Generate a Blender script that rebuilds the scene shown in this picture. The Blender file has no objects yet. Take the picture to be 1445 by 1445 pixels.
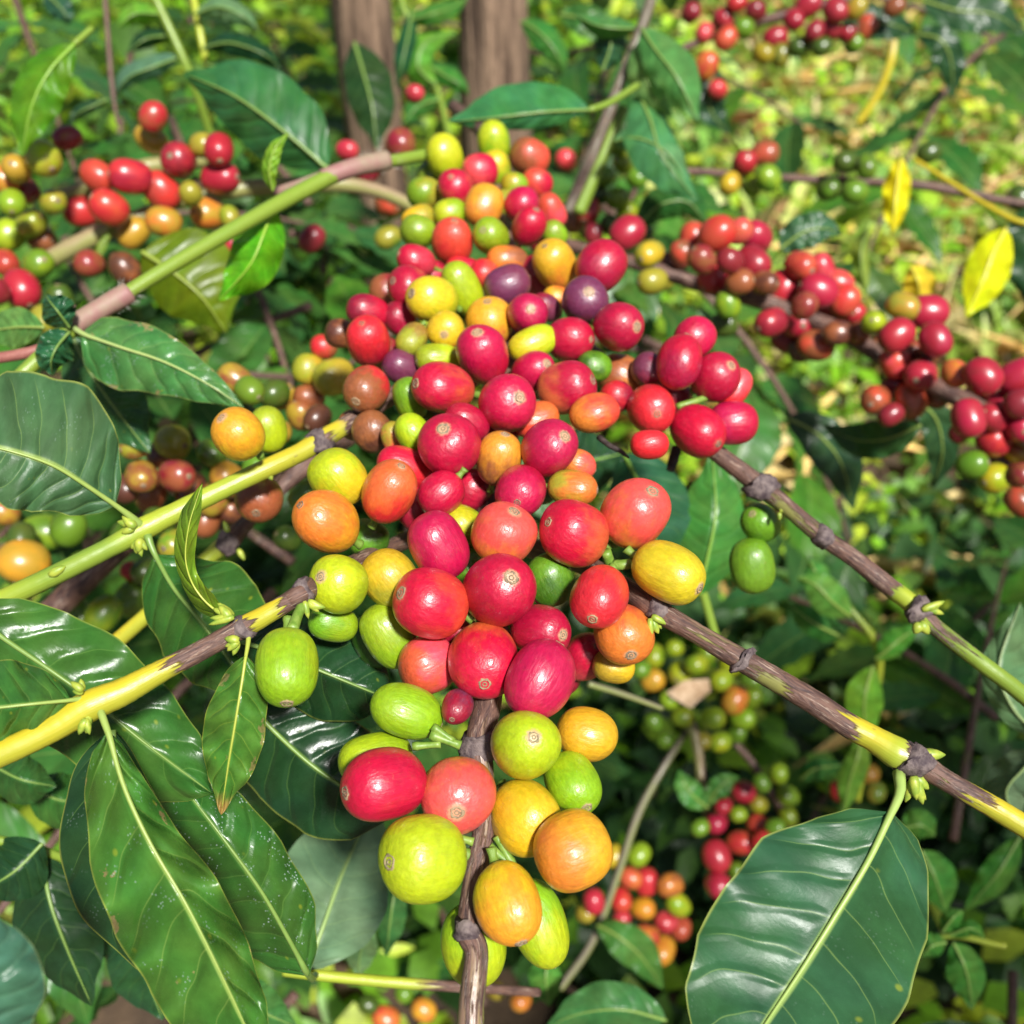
import bpy, math, random
import numpy as np
from mathutils import Vector, Matrix

random.seed(11)
rng = np.random.default_rng(11)
SC = bpy.context.scene
COL = SC.collection

# ------------------------------------------------------------------ camera, world, sun, exposure
CAM_Z = 0.95
PITCH = math.radians(42.0)
HFOV = math.radians(53.0)
FPX = 722.5 / math.tan(HFOV / 2)
cam_data = bpy.data.cameras.new('camera')
cam_data.sensor_width = 36.0
cam_data.lens = 18.0 / math.tan(HFOV / 2)
cam_data.clip_start = 0.01
cam_data.clip_end = 500.0
cam_data.dof.use_dof = True
cam_data.dof.focus_distance = 0.232
cam_data.dof.aperture_fstop = 14.0
cam = bpy.data.objects.new('camera', cam_data)
COL.objects.link(cam)
cam.location = (0, 0, CAM_Z)
cam.rotation_euler = (math.pi / 2 - PITCH, 0, 0)
SC.camera = cam

SUN_EL = math.radians(55.0)
SUN_AZ = math.radians(152.0)          # clockwise from +Y (the view direction): behind the camera, to its right
world = bpy.data.worlds.new('World')
SC.world = world
world.use_nodes = True
wn = world.node_tree
wn.nodes.clear()
sky = wn.nodes.new('ShaderNodeTexSky')
sky.sky_type = 'NISHITA'
sky.sun_disc = False
sky.sun_elevation = SUN_EL
sky.sun_rotation = SUN_AZ
sky.dust_density = 2.5
bg = wn.nodes.new('ShaderNodeBackground')
bg.inputs['Strength'].default_value = 0.040
wo = wn.nodes.new('ShaderNodeOutputWorld')
wn.links.new(sky.outputs[0], bg.inputs['Color'])
wn.links.new(bg.outputs[0], wo.inputs['Surface'])

sun_data = bpy.data.lights.new('sun', 'SUN')
sun_data.energy = 4.9
sun_data.angle = math.radians(6.0)
sun_data.color = (1.0, 0.975, 0.93)
sun = bpy.data.objects.new('sun', sun_data)
COL.objects.link(sun)
sd = Vector((math.sin(SUN_AZ) * math.cos(SUN_EL), math.cos(SUN_AZ) * math.cos(SUN_EL), math.sin(SUN_EL)))
sun.rotation_euler = sd.to_track_quat('Z', 'Y').to_euler()
sun.location = sd * 20

SC.view_settings.view_transform = 'Standard'
SC.view_settings.look = 'None'
SC.view_settings.gamma = 1.0
SC.view_settings.use_curve_mapping = False
SC.view_settings.exposure = 0.66
SC.render.engine = 'CYCLES'
SC.cycles.max_bounces = 8
SC.cycles.diffuse_bounces = 3
SC.cycles.glossy_bounces = 3
SC.cycles.transmission_bounces = 4
SC.cycles.sample_clamp_indirect = 4.0
SC.cycles.use_denoising = True

# ------------------------------------------------------------------ geometry of the view: a place in the garden from a direction and a distance
CAM = Vector((0, 0, CAM_Z))
FWD = Vector((0, math.cos(PITCH), -math.sin(PITCH)))
RGT = Vector((1, 0, 0))
UPV = Vector((0, math.sin(PITCH), math.cos(PITCH)))


def P(x, y, d):
    x, y, d = float(x), float(y), float(d)
    return CAM + d * (FWD + RGT * ((x - 722.5) / FPX) - UPV * ((y - 722.5) / FPX))


def ground_hit(x, y, z=0.0):
    r = FWD + RGT * ((x - 722.5) / FPX) - UPV * ((y - 722.5) / FPX)
    return CAM + r * ((z - CAM_Z) / r.z)


# ------------------------------------------------------------------ objects
ORIGIN = {}


def tag(o, label=None, cat=None, group=None, kind=None):
    if label: o['label'] = label
    if cat: o['category'] = cat
    if group: o['group'] = group
    if kind: o['kind'] = kind
    return o


def empty(name, loc, label, cat, group=None):
    o = bpy.data.objects.new(name, None)
    o.empty_display_size = 0.01
    COL.objects.link(o)
    o.location = loc
    ORIGIN[o.name] = Vector(loc)
    return tag(o, label, cat, group)


def mesh_data(name, verts, faces, mat=None, smooth=True, uvs=None, attrs=None):
    """verts: (n,3) array; faces: list of tuples or an (m,k) array; uvs: per vertex (n,2); attrs: {name: (n,) or (n,3)}"""
    me = bpy.data.meshes.new(name)
    verts = np.asarray(verts, dtype=np.float64)
    if isinstance(faces, np.ndarray):
        m, k = faces.shape
        me.vertices.add(len(verts))
        me.vertices.foreach_set('co', verts.astype(np.float32).ravel())
        me.loops.add(m * k)
        me.loops.foreach_set('vertex_index', faces.astype(np.int32).ravel())
        me.polygons.add(m)
        me.polygons.foreach_set('loop_start', np.arange(0, m * k, k, dtype=np.int32))
        me.polygons.foreach_set('loop_total', np.full(m, k, dtype=np.int32))
        me.update(calc_edges=True)
    else:
        me.from_pydata([tuple(v) for v in verts], [], faces)
        me.update()
    me.polygons.foreach_set('use_smooth', np.full(len(me.polygons), smooth))
    if uvs is not None:
        uvs = np.asarray(uvs, dtype=np.float32)
        li = np.empty(len(me.loops), dtype=np.int32)
        me.loops.foreach_get('vertex_index', li)
        lay = me.uv_layers.new(name='UVMap')
        lay.data.foreach_set('uv', uvs[li].ravel())
    for k, v in (attrs or {}).items():
        v = np.asarray(v, dtype=np.float32)
        if v.ndim == 1:
            a = me.attributes.new(k, 'FLOAT', 'POINT')
            a.data.foreach_set('value', v)
        else:
            a = me.attributes.new(k, 'FLOAT_VECTOR', 'POINT')
            a.data.foreach_set('vector', v.ravel())
    if mat: me.materials.append(mat)
    return me


def add(name, me, parent=None):
    o = bpy.data.objects.new(name, me)
    COL.objects.link(o)
    if parent is not None:
        o.parent = parent
        ORIGIN[o.name] = ORIGIN[parent.name]
    else:
        ORIGIN[o.name] = Vector((0, 0, 0))
    return o


def part(name, verts, faces, mat, parent, **kw):
    og = np.array(ORIGIN[parent.name])
    return add(name, mesh_data(name, np.asarray(verts) - og, faces, mat, **kw), parent)


def catmull(pts, n):
    pts = np.asarray(pts, dtype=float)
    if len(pts) == 2:
        t = np.linspace(0, 1, n)[:, None]
        return pts[0] * (1 - t) + pts[1] * t
    p = np.vstack([2 * pts[0] - pts[1], pts, 2 * pts[-1] - pts[-2]])
    seg = np.linalg.norm(np.diff(pts[:, :2], axis=0), axis=1) + 1e-9
    cum = np.concatenate([[0], np.cumsum(seg)])
    out = []
    for s in np.linspace(0, cum[-1], n):
        i = min(np.searchsorted(cum, s, side='right') - 1, len(pts) - 2)
        t = (s - cum[i]) / seg[i]
        a, b, c, d = p[i], p[i + 1], p[i + 2], p[i + 3]
        out.append(0.5 * ((2 * b) + (-a + c) * t + (2 * a - 5 * b + 4 * c - d) * t * t + (-a + 3 * b - 3 * c + d) * t ** 3))
    return np.array(out)


def tube(centres, radii, ns=10, cap=True, jit=0.0):
    """verts, quads+caps, uvs (u round, v along in metres)"""
    c = np.asarray(centres, dtype=float)
    n = len(c)
    tang = np.gradient(c, axis=0)
    tang /= np.linalg.norm(tang, axis=1)[:, None] + 1e-12
    ref = np.array([0.3, 0.2, 1.0])
    if abs(tang[0] @ ref / np.linalg.norm(ref)) > 0.9: ref = np.array([1.0, 0.1, 0.2])
    nrm = np.cross(tang[0], ref); nrm /= np.linalg.norm(nrm)
    V, UV = [], []
    length = np.concatenate([[0], np.cumsum(np.linalg.norm(np.diff(c, axis=0), axis=1))])
    for i in range(n):
        nrm = nrm - tang[i] * (nrm @ tang[i]); nrm /= np.linalg.norm(nrm) + 1e-12
        b = np.cross(tang[i], nrm)
        for k in range(ns):
            a = 2 * math.pi * k / ns
            r = radii[i] * (1 + (jit * rng.uniform(-1, 1) if jit else 0))
            V.append(c[i] + r * (math.cos(a) * nrm + math.sin(a) * b))
            UV.append((abs(k / ns - 0.5) * 2, length[i]))
    F = [(i * ns + k, i * ns + (k + 1) % ns, (i + 1) * ns + (k + 1) % ns, (i + 1) * ns + k) for i in range(n - 1) for k in range(ns)]
    if cap:
        F.append(tuple(range(ns))[::-1])
        F.append(tuple((n - 1) * ns + k for k in range(ns)))
    return np.array(V), F, np.array(UV)


# ------------------------------------------------------------------ materials
class NT:
    def __init__(self, name):
        self.m = bpy.data.materials.new(name)
        self.m.use_nodes = True
        self.t = self.m.node_tree
        self.t.nodes.clear()
        self.out = self.t.nodes.new('ShaderNodeOutputMaterial')

    def n(self, typ, **kw):
        nd = self.t.nodes.new('ShaderNode' + typ)
        for k, v in kw.items(): setattr(nd, k, v)
        return nd

    def l(self, a, b):
        self.t.links.new(a, b)

    def put(self, sock, v):
        if isinstance(v, bpy.types.NodeSocket): self.l(v, sock)
        elif isinstance(v, (tuple, list)) and len(v) == 3 and sock.type == 'RGBA': sock.default_value = (*v, 1)
        else: sock.default_value = v

    def math(self, op, a, b=0.0, c=None, clamp=False):
        nd = self.n('Math', operation=op, use_clamp=clamp)
        self.put(nd.inputs[0], a); self.put(nd.inputs[1], b)
        if c is not None: self.put(nd.inputs[2], c)
        return nd.outputs[0]

    def mix(self, f, a, b, blend='MIX'):
        nd = self.n('Mix', data_type='RGBA', blend_type=blend)
        self.put(nd.inputs[0], f); self.put(nd.inputs[6], a); self.put(nd.inputs[7], b)
        return nd.outputs[2]

    def step(self, v, lo, hi, a=0.0, b=1.0):
        nd = self.n('MapRange', interpolation_type='SMOOTHSTEP')
        self.put(nd.inputs[0], v); self.put(nd.inputs[1], lo); self.put(nd.inputs[2], hi)
        nd.inputs[3].default_value = a; nd.inputs[4].default_value = b
        return nd.outputs[0]

    def noise(self, vec, scale, detail=2.0, rough=0.5, dist=0.0):
        nd = self.n('TexNoise')
        self.l(vec, nd.inputs['Vector'])
        nd.inputs['Scale'].default_value = scale; nd.inputs['Detail'].default_value = detail
        nd.inputs['Roughness'].default_value = rough; nd.inputs['Distortion'].default_value = dist
        return nd.outputs[0]

    def voro(self, vec, scale, feature='F1'):
        nd = self.n('TexVoronoi', feature=feature)
        self.l(vec, nd.inputs['Vector']); nd.inputs['Scale'].default_value = scale
        return nd.outputs[0]

    def mapping(self, vec, scale=(1, 1, 1), loc=None):
        nd = self.n('Mapping')
        self.l(vec, nd.inputs['Vector']); nd.inputs['Scale'].default_value = scale
        if loc is not None: self.put(nd.inputs['Location'], loc)
        return nd.outputs[0]

    def oattr(self, name):
        nd = self.n('Attribute', attribute_type='OBJECT', attribute_name=name)
        return nd

    def gattr(self, name):
        return self.n('Attribute', attribute_type='GEOMETRY', attribute_name=name)

    def bump(self, h, strength=0.3, dist=0.001, normal=None):
        nd = self.n('Bump')
        self.l(h, nd.inputs['Height']); nd.inputs['Strength'].default_value = strength; nd.inputs['Distance'].default_value = dist
        if normal is not None: self.l(normal, nd.inputs['Normal'])
        return nd.outputs[0]

    def bsdf(self, **kw):
        nd = self.n('BsdfPrincipled')
        for k, v in kw.items(): self.put(nd.inputs[k.replace('_', ' ')], v)
        return nd

    def done(self, sh):
        self.l(sh, self.out.inputs['Surface'])
        return self.m


def cherry_material():
    t = NT('cherry_skin')
    tc = t.n('TexCoord').outputs['Object']
    rnd = t.n('ObjectInfo').outputs['Random']
    off = t.n('CombineXYZ')
    for i, k in enumerate((37.0, 91.0, 53.0)): t.l(t.math('MULTIPLY', rnd, k), off.inputs[i])
    tcr = t.mapping(tc, (1, 1, 1), off.outputs[0])
    sep = t.n('SeparateXYZ'); t.l(tc, sep.inputs[0])
    big = t.noise(tcr, 1.3, 3, 0.55)
    z = t.math('ADD', sep.outputs[2], t.math('MULTIPLY', t.math('SUBTRACT', big, 0.5), 3.0))
    f = t.step(z, -0.75, 0.55)
    ca, cb = t.oattr('tip_colour').outputs['Color'], t.oattr('base_colour').outputs['Color']
    col = t.mix(f, cb, ca)
    # streaks that run from stalk to tip
    streak = t.noise(t.mapping(tcr, (7, 7, 0.9)), 2.2, 3, 0.6)
    col = t.mix(t.step(streak, 0.5, 0.8, 0.0, 0.35), col, t.mix(0.55, col, cb))
    fine = t.noise(tcr, 5.5, 4, 0.6)
    hsv = t.n('HueSaturation'); t.l(col, hsv.inputs['Color'])
    t.l(t.step(fine, 0.25, 0.75, 0.86, 1.12), hsv.inputs['Value'])
    col = hsv.outputs[0]
    # corky halo round the tip scar
    rad = t.math('SQRT', t.math('ADD', t.math('POWER', sep.outputs[0], 2.0), t.math('POWER', sep.outputs[1], 2.0)))
    radn = t.math('ADD', rad, t.math('MULTIPLY', t.math('SUBTRACT', t.noise(tcr, 9.0, 3, 0.7), 0.5), 0.22))
    top = t.step(sep.outputs[2], 0.5, 0.7)
    amt = t.oattr('scar').outputs['Fac']
    halo = t.math('MULTIPLY', t.math('MULTIPLY', t.step(radn, 0.15, 0.30, 1.0, 0.0), top), amt)
    col = t.mix(t.math('MULTIPLY', halo, 0.9), col, (0.50, 0.30, 0.17))
    # dust, and dew-drop glints put into the colour as pale flecks
    fl = t.math('MULTIPLY', t.step(t.voro(tcr, 11.0), 0.05, 0.09, 1.0, 0.0), t.step(t.noise(tcr, 3.0, 1), 0.5, 0.62))
    col = t.mix(t.math('MULTIPLY', fl, 0.55), col, (0.72, 0.62, 0.52))
    scr = t.math('MULTIPLY', t.step(t.voro(t.mapping(tcr, (1, 3.5, 0.6)), 3.5, 'DISTANCE_TO_EDGE'), 0.004, 0.014, 1.0, 0.0), t.step(t.noise(tcr, 2.2, 2), 0.56, 0.66))
    col = t.mix(t.math('MULTIPLY', scr, 0.35), col, (0.35, 0.16, 0.06))
    h = t.math('ADD', t.math('MULTIPLY', t.noise(t.mapping(tcr, (3, 3, 1)), 2.0, 4, 0.55), 1.0), t.math('MULTIPLY', fl, 0.12))
    h = t.math('ADD', h, t.math('MULTIPLY', t.noise(tcr, 26.0, 2, 0.5), 0.05))
    h = t.math('ADD', h, t.math('MULTIPLY', halo, t.math('MULTIPLY', t.noise(tcr, 30.0, 3, 0.7), 0.5)))
    nrm = t.bump(h, 0.22, 0.0016)
    rough = t.step(t.noise(tcr, 4.0, 3, 0.6), 0.3, 0.75, 0.34, 0.52)
    b = t.bsdf(Base_Color=col, Roughness=rough, IOR=1.48, Normal=nrm)
    b.inputs['Specular IOR Level'].default_value = 0.55
    b.inputs['Coat Weight'].default_value = 0.32
    b.inputs['Coat Roughness'].default_value = 0.18
    t.l(t.bump(h, 0.12, 0.0012), b.inputs['Coat Normal'])
    b.inputs['Subsurface Weight'].default_value = 0.10
    b.inputs['Subsurface Radius'].default_value = (1.0, 0.45, 0.25)
    b.inputs['Subsurface Scale'].default_value = 0.0022
    return t.done(b.outputs[0])


def simple_fruit_material():
    """for fruit a long way off"""
    t = NT('distant_cherry_skin')
    tc = t.n('TexCoord').outputs['Object']
    rnd = t.n('ObjectInfo').outputs['Random']
    off = t.n('CombineXYZ'); t.l(t.math('MULTIPLY', rnd, 40.0), off.inputs[0])
    tcr = t.mapping(tc, (1, 1, 1), off.outputs[0])
    f = t.step(t.noise(tcr, 1.1, 2), 0.35, 0.7)
    col = t.mix(f, t.oattr('tip_colour').outputs['Color'], t.oattr('base_colour').outputs['Color'])
    b = t.bsdf(Base_Color=col, Roughness=0.34)
    b.inputs['Coat Weight'].default_value = 0.25
    b.inputs['Coat Roughness'].default_value = 0.2
    return t.done(b.outputs[0])


def navel_material():
    t = NT('tip_scar')
    tc = t.n('TexCoord').outputs['Object']
    off = t.n('CombineXYZ'); rn = t.n('ObjectInfo').outputs['Random']; t.l(t.math('MULTIPLY', rn, 70.0), off.inputs[0]); t.l(t.math('MULTIPLY', rn, 31.0), off.inputs[1])
    tcr = t.mapping(tc, (1, 1, 1), off.outputs[0])
    sep = t.n('SeparateXYZ'); t.l(tc, sep.inputs[0])
    rad = t.math('SQRT', t.math('ADD', t.math('POWER', sep.outputs[0], 2.0), t.math('POWER', sep.outputs[1], 2.0)))
    rad = t.math('ADD', rad, t.math('MULTIPLY', t.math('SUBTRACT', t.noise(tcr, 11.0, 3), 0.5), 0.11))
    ramp = t.n('ValToRGB'); t.l(t.math('MULTIPLY', rad, 5.5), ramp.inputs[0])
    el = ramp.color_ramp.elements
    el[0].position = 0.0; el[0].color = (0.015, 0.010, 0.006, 1)
    el[1].position = 1.0; el[1].color = (0.40, 0.27, 0.15, 1)
    for p, c in ((0.13, (0.03, 0.02, 0.012, 1)), (0.22, (0.36, 0.29, 0.16, 1)), (0.42, (0.22, 0.16, 0.09, 1)), (0.58, (0.09, 0.06, 0.035, 1)), (0.72, (0.42, 0.32, 0.19, 1))):
        e = el.new(p); e.color = c
    col = t.mix(t.step(t.noise(tcr, 6.0, 3), 0.3, 0.7, 0.25, 0.85), ramp.outputs[0], t.oattr('scar_colour').outputs['Color'])
    b = t.bsdf(Base_Color=col, Roughness=0.7, Normal=t.bump(t.noise(tc, 40.0, 3), 0.4, 0.0004))
    return t.done(b.outputs[0])


def leaf_material(name, simple=False):
    t = NT(name)
    uv = t.n('UVMap').outputs[0]
    sep = t.n('SeparateXYZ'); t.l(uv, sep.inputs[0])
    u, v = sep.outputs[0], sep.outputs[1]                       # u 0..1 across (0.5 midrib), v 0..1 along
    au = t.math('ABSOLUTE', t.math('MULTIPLY_ADD', u, 2.0, -1.0))
    base = t.oattr('leaf_colour').outputs['Color']
    vein = t.oattr('vein_colour').outputs['Color']
    rnd = t.n('ObjectInfo').outputs['Random']
    off = t.n('CombineXYZ'); t.l(t.math('MULTIPLY', rnd, 60.0), off.inputs[0]); t.l(t.math('MULTIPLY', rnd, 23.0), off.inputs[1])
    uvr = t.mapping(uv, (1, 2.2, 1), off.outputs[0])
    mott = t.noise(uvr, 3.0, 4, 0.6)
    hsv = t.n('HueSaturation'); t.l(base, hsv.inputs['Color'])
    t.l(t.step(mott, 0.3, 0.75, 0.78, 1.25), hsv.inputs['Value'])
    t.l(t.step(t.noise(uvr, 1.6, 2), 0.3, 0.7, 0.485, 0.515), hsv.inputs['Hue'])
    col = hsv.outputs[0]
    # side veins: they leave the midrib and bow towards the tip
    ph = t.math('ADD', t.math('MULTIPLY', v, 7.5), t.math('MULTIPLY', t.math('POWER', au, 1.4), -1.35))
    side = t.math('MULTIPLY', t.math('LESS_THAN', u, 0.5), 0.45)
    ph = t.math('ADD', t.math('ADD', ph, side), t.math('MULTIPLY', t.math('SUBTRACT', t.noise(uvr, 2.5, 1), 0.5), 0.7))
    pp = t.math('PINGPONG', ph, 0.5)
    vl = t.math('MULTIPLY', t.step(pp, 0.0, 0.028, 1.0, 0.0), t.step(au, 0.72, 0.98, 1.0, 0.0))
    col = t.mix(t.math('MULTIPLY', vl, 0.28), col, vein)
    col = t.mix(t.step(au, 0.02, 0.06, 0.7, 0.0), col, vein)
    if not simple:
        wnd = t.step(t.math('ADD', t.math('MULTIPLY', t.noise(uvr, 3.2, 5, 0.65), 1.0), t.math('MULTIPLY', t.step(au, 0.55, 1.0), 0.10)), 0.675, 0.70)
        col = t.mix(t.math('MULTIPLY', wnd, t.oattr('wounds').outputs['Fac']), col, t.mix(t.noise(uvr, 30.0, 3), (0.10, 0.045, 0.015), (0.40, 0.30, 0.14)))
        col = t.mix(t.step(au, 0.965, 0.995, 0.0, 0.45), col, t.mix(0.5, vein, (0.42, 0.36, 0.05)))
        # dust, lichen flecks and old wounds
        spk = t.math('MULTIPLY', t.step(t.voro(uvr, 34.0), 0.16, 0.3, 1.0, 0.0), t.step(t.noise(uvr, 4.5, 2), 0.52, 0.64))
        col = t.mix(t.math('MULTIPLY', spk, t.oattr('flecks').outputs['Fac']), col, (0.34, 0.42, 0.40))
        yel = t.math('MULTIPLY', t.step(t.voro(uvr, 5.0), 0.05, 0.15, 1.0, 0.0), t.step(t.noise(uvr, 2.2, 1), 0.5, 0.58))
        col = t.mix(t.math('MULTIPLY', yel, 0.55), col, (0.22, 0.26, 0.02))
        tip = t.math('MULTIPLY', t.step(t.math('ADD', v, t.math('MULTIPLY', mott, 0.2)), 0.95, 1.06), t.oattr('brown_tip').outputs['Fac'])
        col = t.mix(tip, col, (0.32, 0.17, 0.05))
    gnode = t.n('NewGeometry')
    col = t.mix(t.math('MULTIPLY', gnode.outputs['Backfacing'], 0.45), col, (0.13, 0.22, 0.07))
    quilt = t.math('MULTIPLY', t.step(pp, 0.0, 0.24), t.step(au, 0.0, 0.14))
    h = t.math('ADD', t.math('MULTIPLY', quilt, 1.0), t.math('MULTIPLY', t.noise(t.mapping(uvr, (1, 1, 1)), 26.0, 3, 0.6), 0.03 if simple else 0.22))
    nrm = t.bump(h, 0.30 if not simple else 0.25, 0.0010)
    rough = t.step(t.noise(uvr, 7.0, 3), 0.3, 0.7, 0.20, 0.34)
    if simple: rough = t.math('ADD', rough, 0.10)
    rough = t.math('MULTIPLY_ADD', t.oattr('dull').outputs['Fac'], 0.22, rough)
    b = t.bsdf(Base_Color=col, Roughness=rough, IOR=1.45, Normal=nrm)
    b.inputs['Specular IOR Level'].default_value = 0.36
    tr = t.n('BsdfTranslucent')
    hs2 = t.n('HueSaturation'); t.l(col, hs2.inputs['Color']); hs2.inputs['Value'].default_value = 1.9; hs2.inputs['Hue'].default_value = 0.475; hs2.inputs['Saturation'].default_value = 1.1
    t.l(hs2.outputs[0], tr.inputs['Color'])
    mx = t.n('MixShader')
    t.l(t.oattr('thin').outputs['Fac'], mx.inputs[0]); t.l(b.outputs[0], mx.inputs[1]); t.l(tr.outputs[0], mx.inputs[2])
    return t.done(mx.outputs[0])


def stem_material():
    """young green or yellow rind, old purple-brown bark that starts at a torn edge"""
    t = NT('coffee_stem')
    tc = t.n('TexCoord').outputs['Object']
    uv = t.n('UVMap').outputs[0]
    uvm = t.mapping(uv, (6.0, 220.0, 1))
    rind = t.gattr('rind').outputs['Vector']
    bark = t.gattr('bark').outputs['Fac']
    lines = t.noise(t.mapping(uv, (14.0, 60.0, 1)), 1.0, 4, 0.65)
    sepu = t.n('SeparateXYZ'); t.l(uv, sepu.inputs[0])
    rcol = t.mix(t.step(lines, 0.35, 0.75, 0.0, 0.5), rind, t.mix(0.5, rind, (0.34, 0.33, 0.05)))
    grn = t.step(t.math('ADD', sepu.outputs[0], t.math('MULTIPLY', t.math('SUBTRACT', t.noise(t.mapping(uv, (2.0, 45.0, 1)), 1.0, 3), 0.5), 1.4)), 0.45, 0.95, 0.0, 0.7)
    rcol = t.mix(grn, rcol, t.mix(0.75, rind, (0.20, 0.27, 0.03)))
    spot = t.math('MULTIPLY', t.step(t.voro(t.mapping(uv, (5.0, 260.0, 1)), 1.0), 0.12, 0.22, 1.0, 0.0), t.step(t.noise(t.mapping(uv, (3.0, 80.0, 1)), 1.0, 2), 0.52, 0.6))
    rcol = t.mix(t.math('MULTIPLY', spot, 0.5), rcol, (0.14, 0.09, 0.04))
    flake = t.noise(t.mapping(uv, (7.0, 150.0, 1)), 1.0, 5, 0.7, 0.5)
    bcol = t.mix(t.step(flake, 0.3, 0.62), (0.036, 0.019, 0.020), (0.150, 0.078, 0.055))
    bcol = t.mix(t.step(t.noise(t.mapping(uv, (9.0, 90.0, 1)), 1.3, 4, 0.7), 0.56, 0.64, 0.0, 0.75), bcol, (0.34, 0.25, 0.19))
    edge = t.math('ADD', bark, t.math('MULTIPLY', t.math('SUBTRACT', t.noise(t.mapping(uv, (5.0, 55.0, 1)), 1.0, 5, 0.62), 0.5), 1.7))
    m = t.step(edge, 0.46, 0.54)
    col = t.mix(m, rcol, bcol)
    rim = t.math('MULTIPLY', t.step(edge, 0.36, 0.5), t.step(edge, 0.5, 0.6, 1.0, 0.0))
    col = t.mix(t.math('MULTIPLY', rim, 0.5), col, (0.05, 0.025, 0.02))
    h = t.math('ADD', t.math('MULTIPLY', m, 0.6), t.math('MULTIPLY', t.math('MULTIPLY', flake, m), 1.4))
    h = t.math('ADD', h, t.math('MULTIPLY', lines, 0.35))
    rough = t.math('MULTIPLY_ADD', m, 0.22, 0.36)
    b = t.bsdf(Base_Color=col, Roughness=rough, Normal=t.bump(h, 0.55, 0.0007))
    return t.done(b.outputs[0])


def plain_material(name, c1, c2, scale=60.0, rough=0.5, bump=0.3, dist=0.0008, stretch=(1, 1, 1), oattr=None):
    t = NT(name)
    tc = t.n('TexCoord').outputs['Object']
    v = t.mapping(tc, stretch)
    nz = t.noise(v, scale, 5, 0.62)
    col = t.mix(t.step(nz, 0.32, 0.68), c1, c2)
    if oattr:
        col = t.mix(0.75, col, t.oattr(oattr).outputs['Color'])
    b = t.bsdf(Base_Color=col, Roughness=rough, Normal=t.bump(nz, bump, dist))
    return t.done(b.outputs[0])


def tint_material(name, thin=0.35, rough=0.45):
    """many small leaves: each its own colour from the mesh"""
    t = NT(name)
    c = t.gattr('tint').outputs['Vector']
    tc = t.n('TexCoord').outputs['Object']
    hsv = t.n('HueSaturation'); t.l(c, hsv.inputs['Color'])
    t.l(t.step(t.noise(tc, 160.0, 3), 0.3, 0.7, 0.8, 1.2), hsv.inputs['Value'])
    b = t.bsdf(Base_Color=hsv.outputs[0], Roughness=rough)
    tr = t.n('BsdfTranslucent')
    hs2 = t.n('HueSaturation'); t.l(c, hs2.inputs['Color']); hs2.inputs['Value'].default_value = 1.6; hs2.inputs['Hue'].default_value = 0.48
    t.l(hs2.outputs[0], tr.inputs['Color'])
    mx = t.n('MixShader'); mx.inputs[0].default_value = thin
    t.l(b.outputs[0], mx.inputs[1]); t.l(tr.outputs[0], mx.inputs[2])
    return t.done(mx.outputs[0])


M_CHERRY = cherry_material()
M_FAR = simple_fruit_material()
M_NAVEL = navel_material()
M_LEAF = leaf_material('leaf_blade')
M_LEAF_FAR = leaf_material('leaf_blade_plain', True)
M_STEM = stem_material()
M_RIB = plain_material('leaf_rib', (0.20, 0.28, 0.05), (0.30, 0.36, 0.09), 300, 0.4, 0.2, 0.0003, oattr='rib_colour')
M_STALK = plain_material('fruit_stalk', (0.10, 0.20, 0.02), (0.20, 0.30, 0.05), 400, 0.45, 0.3, 0.0004)
M_BUD = plain_material('bud', (0.17, 0.27, 0.03), (0.36, 0.40, 0.05), 500, 0.45, 0.2, 0.0003)
M_COLLAR = plain_material('node_bark', (0.045, 0.028, 0.034), (0.17, 0.13, 0.12), 420, 0.75, 0.8, 0.0009)
M_DEADTWIG = plain_material('dead_twig', (0.02, 0.014, 0.014), (0.07, 0.05, 0.045), 500, 0.7, 0.6, 0.0006)
M_TRUNK = plain_material('trunk_bark', (0.07, 0.040, 0.026), (0.38, 0.25, 0.165), 95, 0.9, 1.0, 0.012, (1, 1, 0.10))
M_SHEATH = plain_material('weed_sheath', (0.27, 0.21, 0.14), (0.27, 0.125, 0.115), 90, 0.6, 0.3, 0.0006)
M_HAIR = plain_material('weed_hair', (0.6, 0.58, 0.5), (0.7, 0.68, 0.6), 90, 0.6, 0.1, 0.0003)
M_WEEDS = tint_material('weed_leaves', 0.35)
M_STRAW = tint_material('straw', 0.15, 0.7)
M_DEADLEAF = plain_material('dead_leaf', (0.38, 0.24, 0.13), (0.60, 0.44, 0.29), 120, 0.8, 0.5, 0.002)


def ground_material():
    t = NT('garden_soil')
    tc = t.n('TexCoord').outputs['Object']
    n1 = t.noise(tc, 6.0, 6, 0.65)
    n2 = t.noise(tc, 55.0, 5, 0.7)
    col = t.mix(t.step(n1, 0.35, 0.65), (0.045, 0.028, 0.017), (0.105, 0.065, 0.036))
    col = t.mix(t.step(n2, 0.55, 0.72, 0.0, 0.7), col, (0.22, 0.14, 0.07))
    h = t.math('ADD', n1, t.math('MULTIPLY', n2, 0.4))
    b = t.bsdf(Base_Color=col, Roughness=0.95, Normal=t.bump(h, 0.9, 0.02))
    return t.done(b.outputs[0])


M_GROUND = ground_material()
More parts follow.
